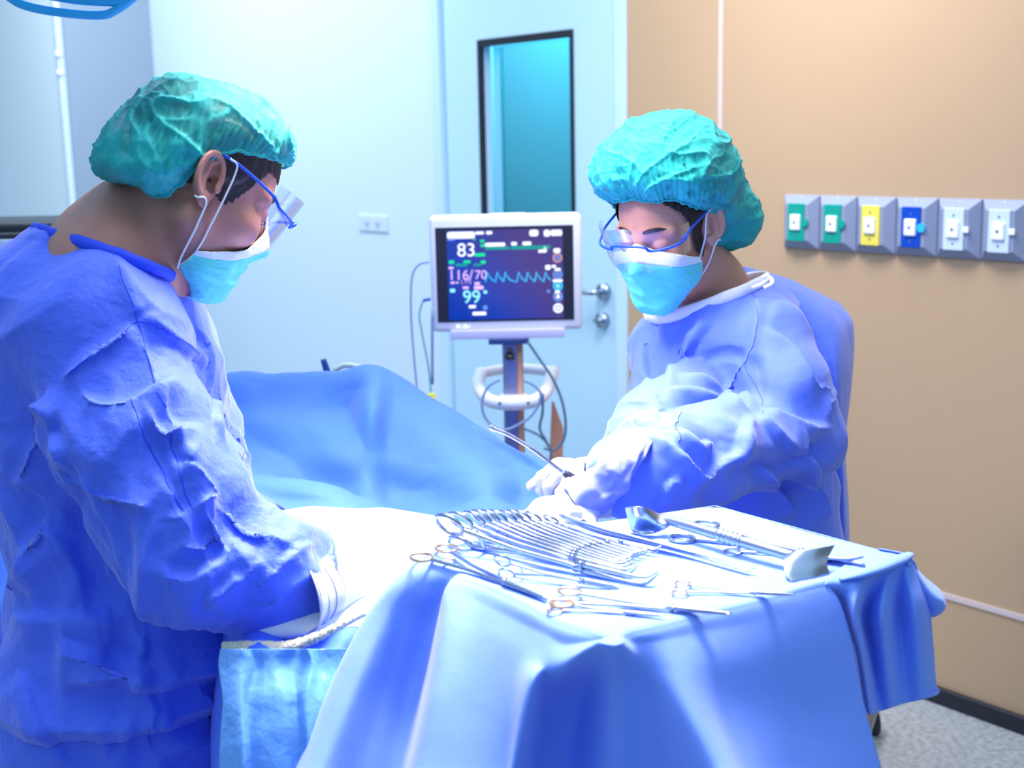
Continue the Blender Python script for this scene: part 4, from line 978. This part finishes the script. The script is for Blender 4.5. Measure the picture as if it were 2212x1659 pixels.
    q = thing_part(WOM, 'neck_tie'); mk('tie_bow', *tube([P(1625, 622, 2.04), P(1645, 614, 2.03), P(1662, 600, 2.03), P(1668, 612, 2.02), P(1650, 622, 2.02)], .0035, n=30), WHITE, q); mk('tie_knot', *tube([P(1648, 600, 2.03), P(1655, 596, 2.03), P(1664, 604, 2.03)], .0035, n=20), WHITE, q)
    return o, wr, cdir, wr2, c2
gw, wrF, cdF, wrF2, cdF2 = gown_woman()
# turned back pale cuff hanging over the wrist
g = [[P(1422, 922, 1.765), P(1392, 990, 1.702), P(1352, 1060, 1.70), P(1312, 1112, 1.71)],
     [P(1385, 924, 1.762), P(1350, 990, 1.692), P(1318, 1055, 1.685), P(1278, 1122, 1.69)],
     [P(1338, 932, 1.775), P(1306, 985, 1.70), P(1285, 1042, 1.685), P(1256, 1112, 1.68)],
     [P(1308, 952, 1.80), P(1294, 1000, 1.725), P(1262, 1036, 1.70), P(1236, 1080, 1.68)],
     [P(1299, 978, 1.83), P(1297, 1010, 1.77), P(1245, 1030, 1.73), P(1222, 1052, 1.71)],
     [P(1326, 985, 1.86), P(1330, 1012, 1.84), P(1268, 1026, 1.79), P(1213, 1038, 1.74)]]
V, F = ctrl(g, 50, 60, 1); V = creases(V, F, [([(1395, 940), (1370, 1010), (1330, 1080)], .006, .012, 1), ([(1310, 1010), (1340, 1030), (1345, 1070)], .007, .012, -1), ([(1290, 1080), (1320, 1065), (1350, 1060)], .005, .012, 1)]); V = wrinkle(V, F, .04, it=60, anchor=.015, seed=14, bend=.12, scale=14, inner=.006, outer=.008); V = crumple(V, F, .006, 10, 9)
q = mk('cuff', V, F, CUFFM, gw); q['label'] = 'pale lilac knitted cuff'; solidify(q, .0015, 0)
# near hand, lower, reaching forward left; far hand holding the suction tube
glove('glove', P(1262, 1085, 1.74), P(1160, 1108, 1.66)-P(1262, 1085, 1.74), (-.2, -.25, 1), WOM, curl=(24, 26, 30, 34), thumb=(40, 30), side=1, wrist=.05, scale=.92, spread=7)
gf, gW = glove('glove', P(1300, 1022, 1.86), P(1220, 1022, 1.80)-P(1300, 1022, 1.86), (-.1, -.5, .9), WOM, curl=(48, 55, 60, 62), thumb=(30, 60), side=-1, wrist=.05, scale=.9)
tip = thing('suction_tube', 'curved clear suction tube held in the gloved hand of the person at right', 'suction tube')
tp = [(1066, 926), (1100, 940), (1145, 967), (1180, 993), (1212, 1017), (1226, 1024)]
mk('clear_shaft', *tube([P(x, y, 1.78) for x, y in tp], [.0032, .0030, .0028, .0028], n=60, k=12), TUBEC, tip)
mk('inner_bore', *tube([P(x, y, 1.78) for x, y in tp[2:]], .0016, n=40, k=8), BLACKP, tip)
mk('rounded_tip', *tube([P(1058, 922, 1.78), P(1070, 928, 1.78)], .0042, n=8, k=12), TUBEC, tip)
mk('grip', *tube([P(1215, 1019, 1.78), P(1225, 1025, 1.78), P(1245, 1040, 1.78), P(1262, 1052, 1.78)], [.0032, .0055, .0075, .008], n=20, k=14), BLACKP, tip)
mk('collar', *tube([P(1215, 1017, 1.78), P(1218, 1021, 1.78)], .0048, n=6, k=14), STEELB, tip)
for dy in (-.08, .08):
    a = P(1610, 1659, 2.2); lx = a[0]; b = B().add(*tube([(lx, 2.19+dy, .5), (lx, 2.19+dy, .28), (lx, 2.19+dy, .07)], [.07, .06, .05], n=16, k=16)); mk('trouser_leg', b.V, b.F, GOWN2, WOM)
    V, F = surfnet(lambda p: smax(smin(ell(p, (lx-.04, 2.14+dy, .04), (.10, .06, .045)), ell(p, (lx+.01, 2.19+dy, .06), (.05, .045, .06)), .03), .001-p[:, 2], .004), (lx-.2, 1.98+dy, -.01), (lx+.15, 2.3+dy, .15), .008); mk('shoe', V, F, BLACKP, WOM)

#MARK drapes
# ------------------------------------------------------------------ covered patient and operating table
TZ = .977
ot = thing('operating_table', 'operating table hidden under the blue drape between the two people', 'table')
b = B().add(*box((-.06, 2.02, .70), (.5, .36, .08), None, .02)); mk('table_top', b.V, b.F, BLACKP, ot)
b = B().add(*box((-.06, 2.02, .35), (.24, .24, .62), None, .02)); mk('column', b.V, b.F, STEELB, ot)
b = B().add(*box((-.06, 2.02, .03), (.5, .4, .06), None, .02)); mk('base', b.V, b.F, STEELB, ot)
X = [-260, -60, 200, 400, 490, 640, 740, 800, 850, 930, 1050, 1130, 1200]
def row(ys, Ys, dx=0): return [P(x+dx, y, Y) for x, y, Y in zip(X, ys, Ys)]
def back(c, k):
    for j in range(len(c)):
        pass
    return c
r0 = row([950, 930, 860, 828, 822, 806, 799, 797, 822, 882, 938, 976, 1028], [2.35, 2.35, 2.4, 2.45, 2.48, 2.48, 2.45, 2.42, 2.42, 2.4, 2.34, 2.3, 2.25])
rb = [p+np.array([0, .10, -.10]) for p in r0]; rbb = [p+np.array([0, .14, -.45]) for p in r0]
r1 = row([1010, 990, 950, 915, 910, 895, 890, 880, 872, 922, 968, 1005, 1045], [2.28, 2.28, 2.34, 2.38, 2.40, 2.39, 2.36, 2.30, 2.35, 2.33, 2.3, 2.27, 2.21])
r2 = row([1090, 1080, 1020, 1000, 1010, 975, 985, 985, 990, 1015, 1025, 1050, 1080], [2.22, 2.22, 2.28, 2.30, 2.27, 2.28, 2.25, 2.25, 2.27, 2.26, 2.20, 2.22, 2.17])
r3 = row([1180, 1170, 1080, 1030, 1022, 1052, 1068, 1058, 1080, 1090, 1090, 1095, 1115], [2.15, 2.15, 2.2, 2.2, 2.16, 2.2, 2.2, 2.19, 2.21, 2.2, 2.13, 2.17, 2.12])
r4 = row([1195, 1180, 1110, 1050, 1032, 1062, 1085, 1105, 1128, 1150, 1150, 1135, 1140], [2.12, 2.12, 2.16, 2.14, 2.06, 2.05, 2.04, 2.03, 2.02, 2.05, 2.05, 2.08, 2.07])
r5 = row([1300, 1290, 1160, 1110, 1105, 1112, 1118, 1130, 1150, 1185, 1210, 1190, 1170], [2.08, 2.08, 2.12, 2.10, 1.98, 1.98, 1.97, 1.96, 1.94, 1.92, 1.95, 2.0, 2.02])
r6 = [P(x, y, 2.06 if x < 450 else 1.72) for x, y in zip(X, [1370, 1350, 1270, 1250, 1245, 1250, 1250, 1250, 1250, 1260, 1280, 1290, 1300])]
r7 = [P(x, y, Y) for x, y, Y in zip([-260, -60, 200, 400, 510, 640, 720, 760, 800, 860, 960, 1050, 1130], [1480, 1470, 1460, 1430, 1412, 1405, 1385, 1360, 1340, 1330, 1340, 1350, 1350], [2.05, 2.05, 2.09, 2.07, 1.475, 1.47, 1.47, 1.49, 1.52, 1.56, 1.58, 1.62, 1.66])]
r8 = [p+np.array([0, -.035+.012*math.sin(k*2.1), -.10]) for k, p in enumerate(r7)]
r9 = [p+np.array([0, -.055+.02*math.sin(k*2.6), -.24]) for k, p in enumerate(r7)]
r10 = [p+np.array([0, -.06+.028*math.sin(k*2.6), -.5]) for k, p in enumerate(r7)]
g = [list(c) for c in zip(rbb, rb, r0, r1, r2, r3, r4, r5, r6, r7, r8, r9, r10)]
V, F = ctrl(g, 240, 300, 1)
V = creases(V, F, [([(800, 800), (820, 850), (790, 920), (712, 1060)], .012, .04, -1), ([(700, 940), (620, 1000), (545, 1015)], .010, .03, 1),
    ([(1085, 950), (1040, 1030), (985, 1140)], .006, .05, 1), ([(860, 900), (920, 960), (1000, 990)], .008, .04, 1), ([(640, 900), (700, 960), (760, 970)], .006, .03, -1),
    ([(530, 1035), (640, 1065), (760, 1095), (830, 1128)], .012, .03, -1)]+[([(x0, 1420), (x0-20, 1500), (x0-35, 1659)], .012, .018, s) for x0, s in ((570, 1), (620, -1), (665, 1), (700, -1))])
V = wrinkle(V, F, .02, it=60, anchor=.012, seed=2, bend=.12, scale=5, inner=.012, outer=.015); V = crumple(V, F, .011, 2.8, 41, (1, 1, 1), fine=.15)
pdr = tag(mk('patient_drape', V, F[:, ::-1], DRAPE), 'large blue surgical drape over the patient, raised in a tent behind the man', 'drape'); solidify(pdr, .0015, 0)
ppl = [[P(x+8*math.sin(y*.05+x), y, Y-.045+.008*math.sin(x*.12)) for y, Y in ((1402, 1.46), (1440, 1.452), (1520, 1.425), (1659, 1.40), (1850, 1.38))] for x in (480, 515, 545, 575, 605, 635, 665, 700, 735, 775)]
V, F = ctrl(ppl, 120, 120, 0); V = wrinkle(V, F, .05, it=70, anchor=.010, seed=6, bend=.10, scale=10, inner=.012, outer=.014)
q = mk('plastic_edge_sheet', V, F, PLAST, pdr); q['label'] = 'glossy plastic side of the drape'; solidify(q, .001, 0)
# white pad on the covered patient
def padf(p):
    c = P(700, 1250, 1.73); q = p-c; z0 = .872-.02*((p[:, 1]-1.75)/.3)
    d = ell(np.stack([q[:, 0], q[:, 1], (p[:, 2]-.868)], 1), (0, 0, 0), (.25, .25, .045)); return d+.003*snoise(p, 6, 5)
V, F = surfnet(padf, (-.62, 1.40, .76), (.12, 2.08, .97), .006)
V = wrinkle(V, F, .02, it=40, anchor=.02, seed=9, bend=.1, scale=7, inner=.004, outer=.006)
pad = tag(mk('surgical_pad', V, F, PAD), 'white absorbent pad on the patient under the gloved hands', 'pad')
L = [(a, b_) for a, b_ in [(480, 1398), (555, 1398), (620, 1398), (680, 1378), (735, 1352), (790, 1325)]]
V, F = tube([P(a, b_, 1.452) for a, b_ in L], [.007, .008, .008, .006, .004, .003], n=80, k=14); V = np.array(V); V += .0012*RNG.normal(size=V.shape)*.5; q = mk('padded_edge', V, F, PADY, pad); q['label'] = 'cream coloured foam edge'

# ------------------------------------------------------------------ instrument stand with its cloth
TB, TR, TF, TL = PZ(1545, 1092, TZ), PZ(1968, 1207, TZ), PZ(1330, 1368, TZ), PZ(908, 1200, TZ)
ms_ = thing('instrument_stand', 'wheeled instrument stand hidden under the pale blue cloth', 'stand')
cen = (TB+TR+TF+TL)/4
tr4 = [cen+(q-cen)*.86 for q in (TB, TR, TF, TL)]
V = [q+[0, 0, -.006] for q in tr4]+[q+[0, 0, -.02] for q in tr4]; mk('tray', V, [(0, 1, 2, 3), (7, 6, 5, 4)]+[(j, j+4, (j+1) % 4+4, (j+1) % 4) for j in range(4)], STEELB, ms_, False)
pb = cen*1.0; pb[2] = 0
post = P(1880, 1500, 1.45); post = np.array([cen[0]+.05, cen[1]+.03, 0])
mk('post', *cyl(post+[0, 0, .05], post+[0, 0, TZ-.02], .014), STEELB, ms_)
cas = PZ(1885, 1560, .03)
b = B().add(*tube([(post[0]-.2, post[1]-.12, .06), (post[0], post[1], .07), (cas[0], cas[1], .07)], .014, n=20)).add(*tube([(post[0]-.1, post[1]+.2, .06), (post[0], post[1], .07)], .014, n=10)); mk('foot_frame', b.V, b.F, STEELB, ms_)
for c in ((cas[0], cas[1]), (post[0]-.2, post[1]-.12), (post[0]-.1, post[1]+.2)):
    b = B().add(*cyl((c[0]-.012, c[1], .03), (c[0]+.012, c[1], .03), .03, 24)).add(*cyl((c[0], c[1], .03), (c[0], c[1], .075), .008)); mk('caster', b.V, b.F, BLACKP, ms_)
def topz(u): return 0
def TP(x, y, dz=0): return PZ(x, y, TZ+dz)
D0 = lambda p, dx=0, dy=0, z=.45: np.array([p[0]+dx, p[1]+dy, z])
_cols = [  # back point on the tray, front edge point, hanging points (px, py, depth from the edge)
    ((1100, 1155), (1060, 1163), [(1000, 1200, .05), (900, 1330, .07), (820, 1480, .06), (760, 1659, .05)]),
    ((1100, 1155), (980, 1180), [(900, 1215, .02), (850, 1330, .02), (790, 1470, .01), (720, 1659, 0)]),
    ((1120, 1152), (925, 1197), [(868, 1235, -.005), (800, 1318, -.015), (728, 1450, -.035), (640, 1659, -.065)]),
    ((1150, 1148), (925, 1212), [(880, 1255, -.006), (830, 1330, -.012), (770, 1470, -.05), (690, 1659, -.10)]),
    ((1180, 1144), (950, 1222), [(915, 1275, -.002), (880, 1350, .004), (840, 1480, -.01), (790, 1659, -.055)]),
    ((1220, 1138), (985, 1232), [(958, 1280, .006), (938, 1350, .012), (907, 1490, .005), (868, 1659, -.035)]),
    ((1260, 1133), (1010, 1238), [(972, 1268, -.010), (958, 1350, -.045), (932, 1490, -.09), (897, 1659, -.135)]),
    ((1310, 1126), (1070, 1265), [(1048, 1305, -.010), (1035, 1380, -.036), (1015, 1500, -.07), (990, 1659, -.11)]),
    ((1360, 1118), (1140, 1300), [(1128, 1345, -.010), (1114, 1410, -.030), (1100, 1510, -.055), (1085, 1659, -.082)]),
    ((1400, 1112), (1195, 1330), [(1183, 1372, -.010), (1166, 1430, -.028), (1150, 1482, -.052), (1115, 1659, -.06)]),
    ((1430, 1107), (1235, 1345), [(1222, 1390, -.010), (1208, 1448, -.026), (1190, 1500, .040), (1160, 1659, .055)]),
    ((1470, 1102), (1285, 1357), [(1280, 1386, -.012), (1276, 1408, -.026), (1258, 1500, .060), (1235, 1659, .085)]),
    ((1520, 1095), (1325, 1362), [(1331, 1378, -.016), (1330, 1396, -.036), (1320, 1500, -.004), (1308, 1659, .012)]),
    ((1560, 1096), (1370, 1355), [(1376, 1388, -.008), (1386, 1430, -.012), (1398, 1500, -.006), (1412, 1659, -.002)]),
    ((1610, 1110), (1430, 1342), [(1442, 1380, -.010), (1462, 1440, -.028), (1494, 1540, -.056), (1545, 1659, -.085)]),
    ((1680, 1129), (1510, 1322), [(1520, 1362, -.010), (1540, 1430, -.026), (1572, 1540, -.038), (1612, 1659, -.062)]),
    ((1760, 1151), (1600, 1300), [(1612, 1345, -.010), (1632, 1420, -.022), (1660, 1530, -.030), (1690, 1659, -.050)]),
    ((1840, 1173), (1700, 1275), [(1712, 1320, -.010), (1730, 1400, -.020), (1758, 1530, -.028), (1790, 1659, -.044)]),
    ((1900, 1189), (1790, 1252), [(1812, 1292, -.006), (1838, 1370, -.012), (1868, 1520, -.024), (1905, 1659, -.038)]),
]
cols = []
for bk_, ed_, hg_ in _cols:
    e = TP(*ed_); cols.append(([TP(*bk_)], [e]+[P(x, y, e[1]+d) for x, y, d in hg_]))
NA = 60; NV = 150; tops = []; hang = []
A = catmull([c[0][0] for c in cols], 320); ft = [np.array([c[1][j] for c in cols]) for j in range(5)]
for col in ft: pass
low = [c+np.array([0, -.015, 0]) for c in ft[-1]]; 
lows = ft[-1]+(ft[-1]-ft[-2])*.8; lows2 = lows.copy(); lows2[:, 2] = .5
rows_ = [A]+[catmull(r, 320) for r in ft+[lows, lows2]]
rows_ = np.stack(rows_, 1)
mid = rows_[:, :1]*.5+rows_[:, 1:2]*.5; q25 = rows_[:, :1]*.22+rows_[:, 1:2]*.78
G = np.concatenate([rows_[:, :1], mid, q25, rows_[:, 1:]], 1)
dens = [0, 1, 2, 3, 4, 5, 6, 7, 8, 9]
def rowinterp(G, n_each):
    out = []
    for col in G:
        c = catmull(col, 1+8*(len(col)-1)*3); out.append(c)
    return np.array(out)
Gd = rowinterp(G, 0)[:, :]
nu, nv = Gd.shape[0], Gd.shape[1]
for _ in range(1):
    o2 = Gd.copy(); o2[1:-1] = .25*Gd[:-2]+.5*Gd[1:-1]+.25*Gd[2:]; Gd = o2.copy(); Gd[:, 1:-1] = .25*o2[:, :-2]+.5*o2[:, 1:-1]+.25*o2[:, 2:]
# dip under gravity between the tray rim, slight table top softness
for _ in range(150):
    o2 = Gd[:, 50:98].copy(); wgt = np.sin(np.linspace(0, math.pi, 48))[None, 1:-1, None]; Gd[:, 51:97] = o2[:, 1:-1]+.5*wgt*(.5*o2[:, :-2]+.5*o2[:, 2:]-o2[:, 1:-1])
V = Gd.reshape(-1, 3); F = np.array([(i*nv+j, (i+1)*nv+j, (i+1)*nv+j+1, i*nv+j+1) for i in range(nu-1) for j in range(nv-1)])
V[:, 2] = np.minimum(V[:, 2], TZ-.0005)
jj = np.arange(len(V)) % nv; rim = np.exp(-((jj-72)/13.)**2); rim[(jj < 40)] = 0; V = lap(V, F, 3); V = lap(V, F, 30, mask=rim); V = wrinkle(V, F, np.where(V[:, 2] > TZ-.003, 0.0, .012), it=40, anchor=.03, seed=12, bend=.12, scale=6, inner=.004, outer=.006, amp=.0)
ez = np.clip((V[:, 2]-(TZ-.005))/.0045, 0, 1); V[:, 2] = V[:, 2]*(1-ez)+ez*(TZ-.0006+.0005*snoise(V, 9, 2))
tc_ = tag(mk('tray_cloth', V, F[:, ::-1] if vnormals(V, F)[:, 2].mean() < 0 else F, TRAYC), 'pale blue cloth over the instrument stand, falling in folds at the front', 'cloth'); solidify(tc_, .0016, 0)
# far side of the cloth: short skirts
def skirt(a, b_, out, drop=.14, n=60, m=14, s=0):
    V = []
    for i in range(n):
        t = i/(n-1); p = a*(1-t)+b_*t
        for j in range(m):
            u = j/(m-1); k = .012*math.sin(t*19+s)*u+.006*math.sin(t*41+s)*u; q = p+out*(.012*(1-math.exp(-u*8))+k+.02*u)+np.array([0, 0, -.0005-drop*u**1.3]); V.append(q)
    return V, [(i*m+j, (i+1)*m+j, (i+1)*m+j+1, i*m+j+1) for i in range(n-1) for j in range(m-1)]
o1 = np.array([.78, .63, 0]); 
u_ = TR-TB; u_ /= np.linalg.norm(u_); outR = np.cross(u_, [0, 0, 1.])*-1
outR = outR if outR@(TB-cen) > 0 else -outR
V, F = skirt(TB, TR, outR); solidify(mk('rear_fall', V, F, TRAYC, tc_), .0015, 0)
u2 = TL-TB; u2 /= np.linalg.norm(u2); outL = np.cross(u2, [0, 0, 1.]); outL = outL if outL@(TB-cen) > 0 else -outL
V, F = skirt(TB, TP(1060, 1163), outL, s=2); solidify(mk('rear_fall', V, F, TRAYC, tc_), .0015, 0)
# gathered corner at the right
_gc = [
    ((1785, 1254), [(1806, 1285, .012), (1832, 1340, .02), (1852, 1420, .02), (1868, 1520, .02), (1878, 1545, .02)]),
    ((1850, 1240), [(1850, 1280, -.022), (1848, 1330, -.032), (1862, 1410, -.022), (1880, 1532, -.008), (1882, 1534, -.006)]),
    ((1905, 1226), [(1885, 1270, .002), (1868, 1330, .020), (1882, 1410, .014), (1900, 1526, .004), (1902, 1528, .006)]),
    ((1930, 1216), [(1915, 1262, -.020), (1905, 1320, -.038), (1912, 1400, -.030), (1926, 1518, -.018), (1928, 1520, -.016)]),
    ((1945, 1212), [(1940, 1258, .0), (1940, 1320, .010), (1946, 1400, .006), (1956, 1509, .002), (1958, 1511, .002)]),
    ((1955, 1209), [(1962, 1248, -.012), (1976, 1305, -.026), (1986, 1385, -.020), (1996, 1500, -.012), (1998, 1501, -.012)]),
    ((1965, 1206), [(1985, 1246, .006), (2005, 1303, .014), (2015, 1380, .018), (2025, 1489, .022), (2027, 1490, .022)]),
    ((1960, 1200), [(1975, 1240, .06), (1990, 1300, .07), (1995, 1380, .07), (2000, 1480, .07), (2000, 1482, .07)]),
    ((1900, 1189), [(1900, 1230, .10), (1910, 1300, .10), (1910, 1380, .10), (1910, 1470, .10), (1910, 1475, .10)])]
gc = []
for ed_, hg_ in _gc: e = TP(*ed_); gc.append([e]+[P(x, y, e[1]+d) for x, y, d in hg_])
bk = [(1880, 1184), (1895, 1188), (1910, 1192), (1925, 1196), (1938, 1199), (1950, 1202), (1960, 1204), (1958, 1199), (1898, 1187)]
gc = [[TP(x, y, .001)]+c for (x, y), c in zip(bk, gc)]
V, F = ctrl(gc, 110, 90, 1); V = wrinkle(V, F, .015, it=40, anchor=.02, seed=31, bend=.1, scale=8, inner=.006, outer=.006)
solidify(mk('gathered_corner', V, F, TRAYC, tc_), .0015, 0)
V, F = tube([TP(1815, 1252, .001), TP(1860, 1240, .003), TP(1905, 1225, .004), TP(1940, 1210, .005), TP(1966, 1198, .002)], [.003, .0065, .008, .009, .005], n=60, k=18, flat=((0, 0, 1), .6)); mk('rolled_fold', V, F, TRAYC, tc_)
fp = [[TP(1950, 1196), P(1995, 1245, 1.42), P(2030, 1275, 1.43), P(2042, 1300, 1.43)], [TP(1962, 1205), P(1998, 1262, 1.385), P(2030, 1295, 1.385), P(2042, 1312, 1.40)], [TP(1962, 1212), P(1990, 1275, 1.385), P(2018, 1318, 1.39), P(2030, 1326, 1.40)], [TP(1958, 1214), P(1980, 1285, 1.41), P(2002, 1325, 1.415), P(2012, 1332, 1.42)], [TP(1950, 1200), P(1985, 1265, 1.44), P(2010, 1300, 1.45), P(2020, 1310, 1.45)], [TP(1950, 1196), P(1995, 1245, 1.42), P(2030, 1275, 1.43), P(2042, 1300, 1.43)]]
V, F = ctrl(fp, 50, 40, 1); solidify(mk('folded_flap', V, F, TRAYC, tc_), .0015, 0)

#MARK instruments
# ------------------------------------------------------------------ instruments (local: x from rings to tip, y across, z up)
def place(root, A, Bp, roll=0, lift=0., L0=.2):
    A = np.array(A); Bp = np.array(Bp); x = Bp-A; L = np.linalg.norm(x); x /= L; z = np.array([0, 0, 1.]); z -= x*(x@z); z /= np.linalg.norm(z); y = np.cross(z, x)
    c, s_ = math.cos(roll), math.sin(roll); y2 = y*c+z*s_; z2 = z*c-y*s_; k = L/L0
    M = Matrix(((x[0]*k, y2[0]*k, z2[0]*k, A[0]), (x[1]*k, y2[1]*k, z2[1]*k, A[1]), (x[2]*k, y2[2]*k, z2[2]*k, A[2]+lift), (0, 0, 0, 1))); root.matrix_world = M
def clamp(name, label, cat, group=None, gold=False, jaw='tissue', open_=.0, ringr=.0125, bend=0.):
    """ring handled instrument, 0.2 long"""
    r = thing(name, label, cat, group); HM = GOLD if gold else STEEL
    for s in (-1, 1):
        y0 = s*(.016+open_)
        hz = s*.0012
        pth = [(.013, y0*.80, hz), (.035, y0*.45+s*.002, hz), (.07, s*(.0035+open_*.35), hz), (.118, s*.0012, hz), (.135, -s*.0024, hz)]
        o = mk('shank', *tube(pth, [.0026, .0026, .0024, .0028, .0032], n=40, k=10, flat=((0, 0, 1), .8)), STEEL, r)
        mk('finger_ring', *ring((0, y0, hz), (1, 0, 0), (0, 1, 0), ringr*1.12, ringr, .0021), HM, o)
        if jaw == 'scissor': pts = [(.135, -s*.0024, hz), (.165, -s*.0022, hz), (.2, -s*.0004, hz+bend)]; rr = [.0036, .003, .0008]
        elif jaw == 'tissue': pts = [(.135, -s*.0024, hz), (.17, -s*.0034, hz), (.193, -s*.003, hz+.002), (.2, -s*.0012, hz+.010)]; rr = [.003, .002, .0015, .0009]
        elif jaw == 'curved': pts = [(.135, -s*.0024, hz), (.165, -s*.002+.001, hz), (.185, -s*.001+.005, hz+.001), (.2, .013, hz+.002)]; rr = [.0032, .0026, .002, .001]
        else: pts = [(.135, -s*.0024, hz), (.17, -s*.0016, hz), (.2, -s*.001, hz)]; rr = [.0034, .0026, .0014]
        mk('jaw', *tube(pts, rr, n=24, k=8), STEEL, r)
        if jaw == 'tissue': mk('tooth', *tube([pts[-1], (pts[-1][0]+.002, pts[-1][1]*.2, pts[-1][2]+.004)], [.0010, .0004], n=5, k=6), STEEL, r)
        if jaw != 'scissor': mk('ratchet', *box((.03, y0*.28, 0), (.004, abs(y0)*.62, .0022), None, .0005), HM, r)
    mk('pivot_screw', *cyl((.130, 0, -.0045), (.130, 0, .0045), .003, 14), HM, r)
    return r
def copy_tree(o, parent=None):
    c = o.copy(); COL.objects.link(c)
    if parent: c.parent = parent
    for ch in list(o.children): copy_tree(ch, c)
    return c
rings_ = [(976, 1153), (1000, 1142), (1030, 1136), (1045, 1131), (1064, 1128), (1080, 1126), (1102, 1125), (1116, 1122), (1132, 1121), (1155, 1122), (1191, 1126)]
tips_ = [(1404, 1262), (1362, 1243), (1350, 1236), (1346, 1228), (1345, 1222), (1350, 1217), (1358, 1212), (1368, 1208), (1380, 1204), (1393, 1200), (1418, 1195)]
ordn = ['front', 'second', 'third', 'fourth', 'fifth', 'sixth', 'seventh', 'eighth', 'ninth', 'tenth', 'rearmost']
proto = None
for i, (rg, tp_) in enumerate(zip(rings_, tips_)):
    if proto is None: c = proto = clamp('tissue_forceps', '', 'forceps', 'steel forceps laid in a row')
    else: c = copy_tree(proto)
    c['label'] = {0: 'front steel tissue forceps of the row, nearest the gold ringed scissors', 10: 'rearmost steel tissue forceps of the row, beside the flat forceps'}.get(i, 'steel tissue forceps, %s from the front in the row of eleven' % ordn[i])
    place(c, PZ(rg[0]+8, rg[1]+4, TZ+.017), PZ(*tp_, TZ+.005), roll=math.radians(-58+i*1.5), lift=0)
def flat(lb, jaw, rg, tp_, name='scissors', cat='scissors', gold=True, open_=.002, zr=.004, zt=.004, roll=0, **k):
    c = clamp(name, lb, cat, None, gold, jaw, open_, **k); place(c, PZ(*rg, TZ+zr), PZ(*tp_, TZ+zt), roll=roll); return c
flat('long gold ringed needle holder at the left front edge of the tray', 'needle', (938, 1194), (1180, 1294), 'needle_holder', 'needle holder', zr=.006)
flat('curved steel clamp lying alone left of centre on the tray', 'curved', (1090, 1226), (1345, 1270), 'curved_clamp', 'clamp', gold=False, zr=.012, roll=math.radians(-60))
flat('gold ringed scissors at the front edge, rings touching another pair', 'scissor', (1222, 1290), (1580, 1326), zr=.006)
flat('gold ringed scissors nearest the camera on the tray edge', 'scissor', (1205, 1310), (1436, 1330), zr=.003)
flat('gold ringed scissors lying by themselves at the right front of the tray', 'scissor', (1472, 1270), (1716, 1285), open_=.006)
flat('large steel clamp with open rings passing beneath the retractor', 'needle', (1500, 1148), (1868, 1221), 'long_clamp', 'clamp', gold=False, open_=.010, ringr=.0125)
b_ = clamp('long_clamp', 'steel clamp tips showing behind the right blade of the retractor', 'clamp', None, False, 'curved'); place(b_, TP(1590, 1180, .004), TP(1860, 1214, .008), roll=.2)
# tissue forceps: two long flat legs joined at one end
fo = thing('dressing_forceps', 'long flat steel forceps with two legs, lying beside the row of forceps', 'forceps')
A1 = TP(1212, 1114, .022); 
for k, (e1, zz) in enumerate((((1632, 1229), .004), ((1618, 1235), .001))):
    pts = [TP(1214, 1118, .018), TP(1245, 1126+k*6, .018-k*.006), TP(1300, 1142+k*9, .016-k*.008), TP(1400, 1168+k*6, .012-k*.006), TP(1500, 1195+k*5, .008-k*.003), TP(*e1, zz+.003)]
    mk('leg', *tube(pts, [.0028, .0052, .0062, .0052, .0034, .0016], n=50, k=10, flat=((.3, .5, 1), .35)), STEELB, fo)
mk('joined_end', *tube([TP(1211, 1114, .018), TP(1225, 1118, .018), TP(1262, 1128, .016)], [.0042, .0066, .0066], n=14, k=12, flat=((.2, .6, 1), .5)), STEELB, fo)
# double ended retractor
re = thing('retractor', 'large double ended steel retractor with ribbed middle and curved blades', 'retractor')
a, c = TP(1425, 1118, .020), TP(1715, 1203, .016)
mk('handle_bar', *tube([a, a*.75+c*.25, a*.5+c*.5, a*.25+c*.75, c], [.0052, .0062, .0066, .0064, .006], n=40, k=16), STEELB, re)
mk('ribbed_grip', *tube([a*(1-t)+c*t for t in np.linspace(.46, .64, 61)], [.0070+.0013*abs(math.sin(t*math.pi*5)) for t in np.linspace(0, 1, 61)], spl=False, k=24), STEELB, re)
V, F = ctrl([[TP(1352, 1096, .035), TP(1356, 1118, .022), TP(1362, 1140, .006), TP(1368, 1152, .001)], [TP(1372, 1094, .040), TP(1376, 1118, .026), TP(1384, 1142, .008), TP(1392, 1155, .001)], [TP(1395, 1097, .038), TP(1400, 1118, .026), TP(1408, 1140, .010), TP(1412, 1152, .003)], [TP(1418, 1108, .026), TP(1422, 1120, .022), TP(1430, 1134, .016), TP(1436, 1142, .011)], [TP(1440, 1118, .021), TP(1442, 1124, .019), TP(1446, 1130, .017), TP(1450, 1134, .015)]], 40, 30, 0)
solidify(mk('blade', V, F, STEELB, re), .002, 0)
V, F = ctrl([[P(1700, 1196, 1.352), P(1694, 1213, 1.335), P(1696, 1238, 1.322), TP(1710, 1258, .001)], [P(1724, 1190, 1.345), P(1714, 1212, 1.332), P(1715, 1235, 1.322), TP(1730, 1254, .001)], [P(1760, 1185, 1.348), P(1752, 1208, 1.338), P(1752, 1230, 1.328), TP(1760, 1249, .001)], [P(1803, 1177, 1.362), P(1792, 1198, 1.352), P(1786, 1220, 1.340), TP(1792, 1240, .001)]], 40, 30, 0)
solidify(mk('blade', V, F, STEELB, re), .002, 0)
mk('blade_neck', *tube([c, P(1735, 1199, 1.352), P(1750, 1200, 1.345)], [.006, .005, .003], n=12, k=12), STEELB, re)
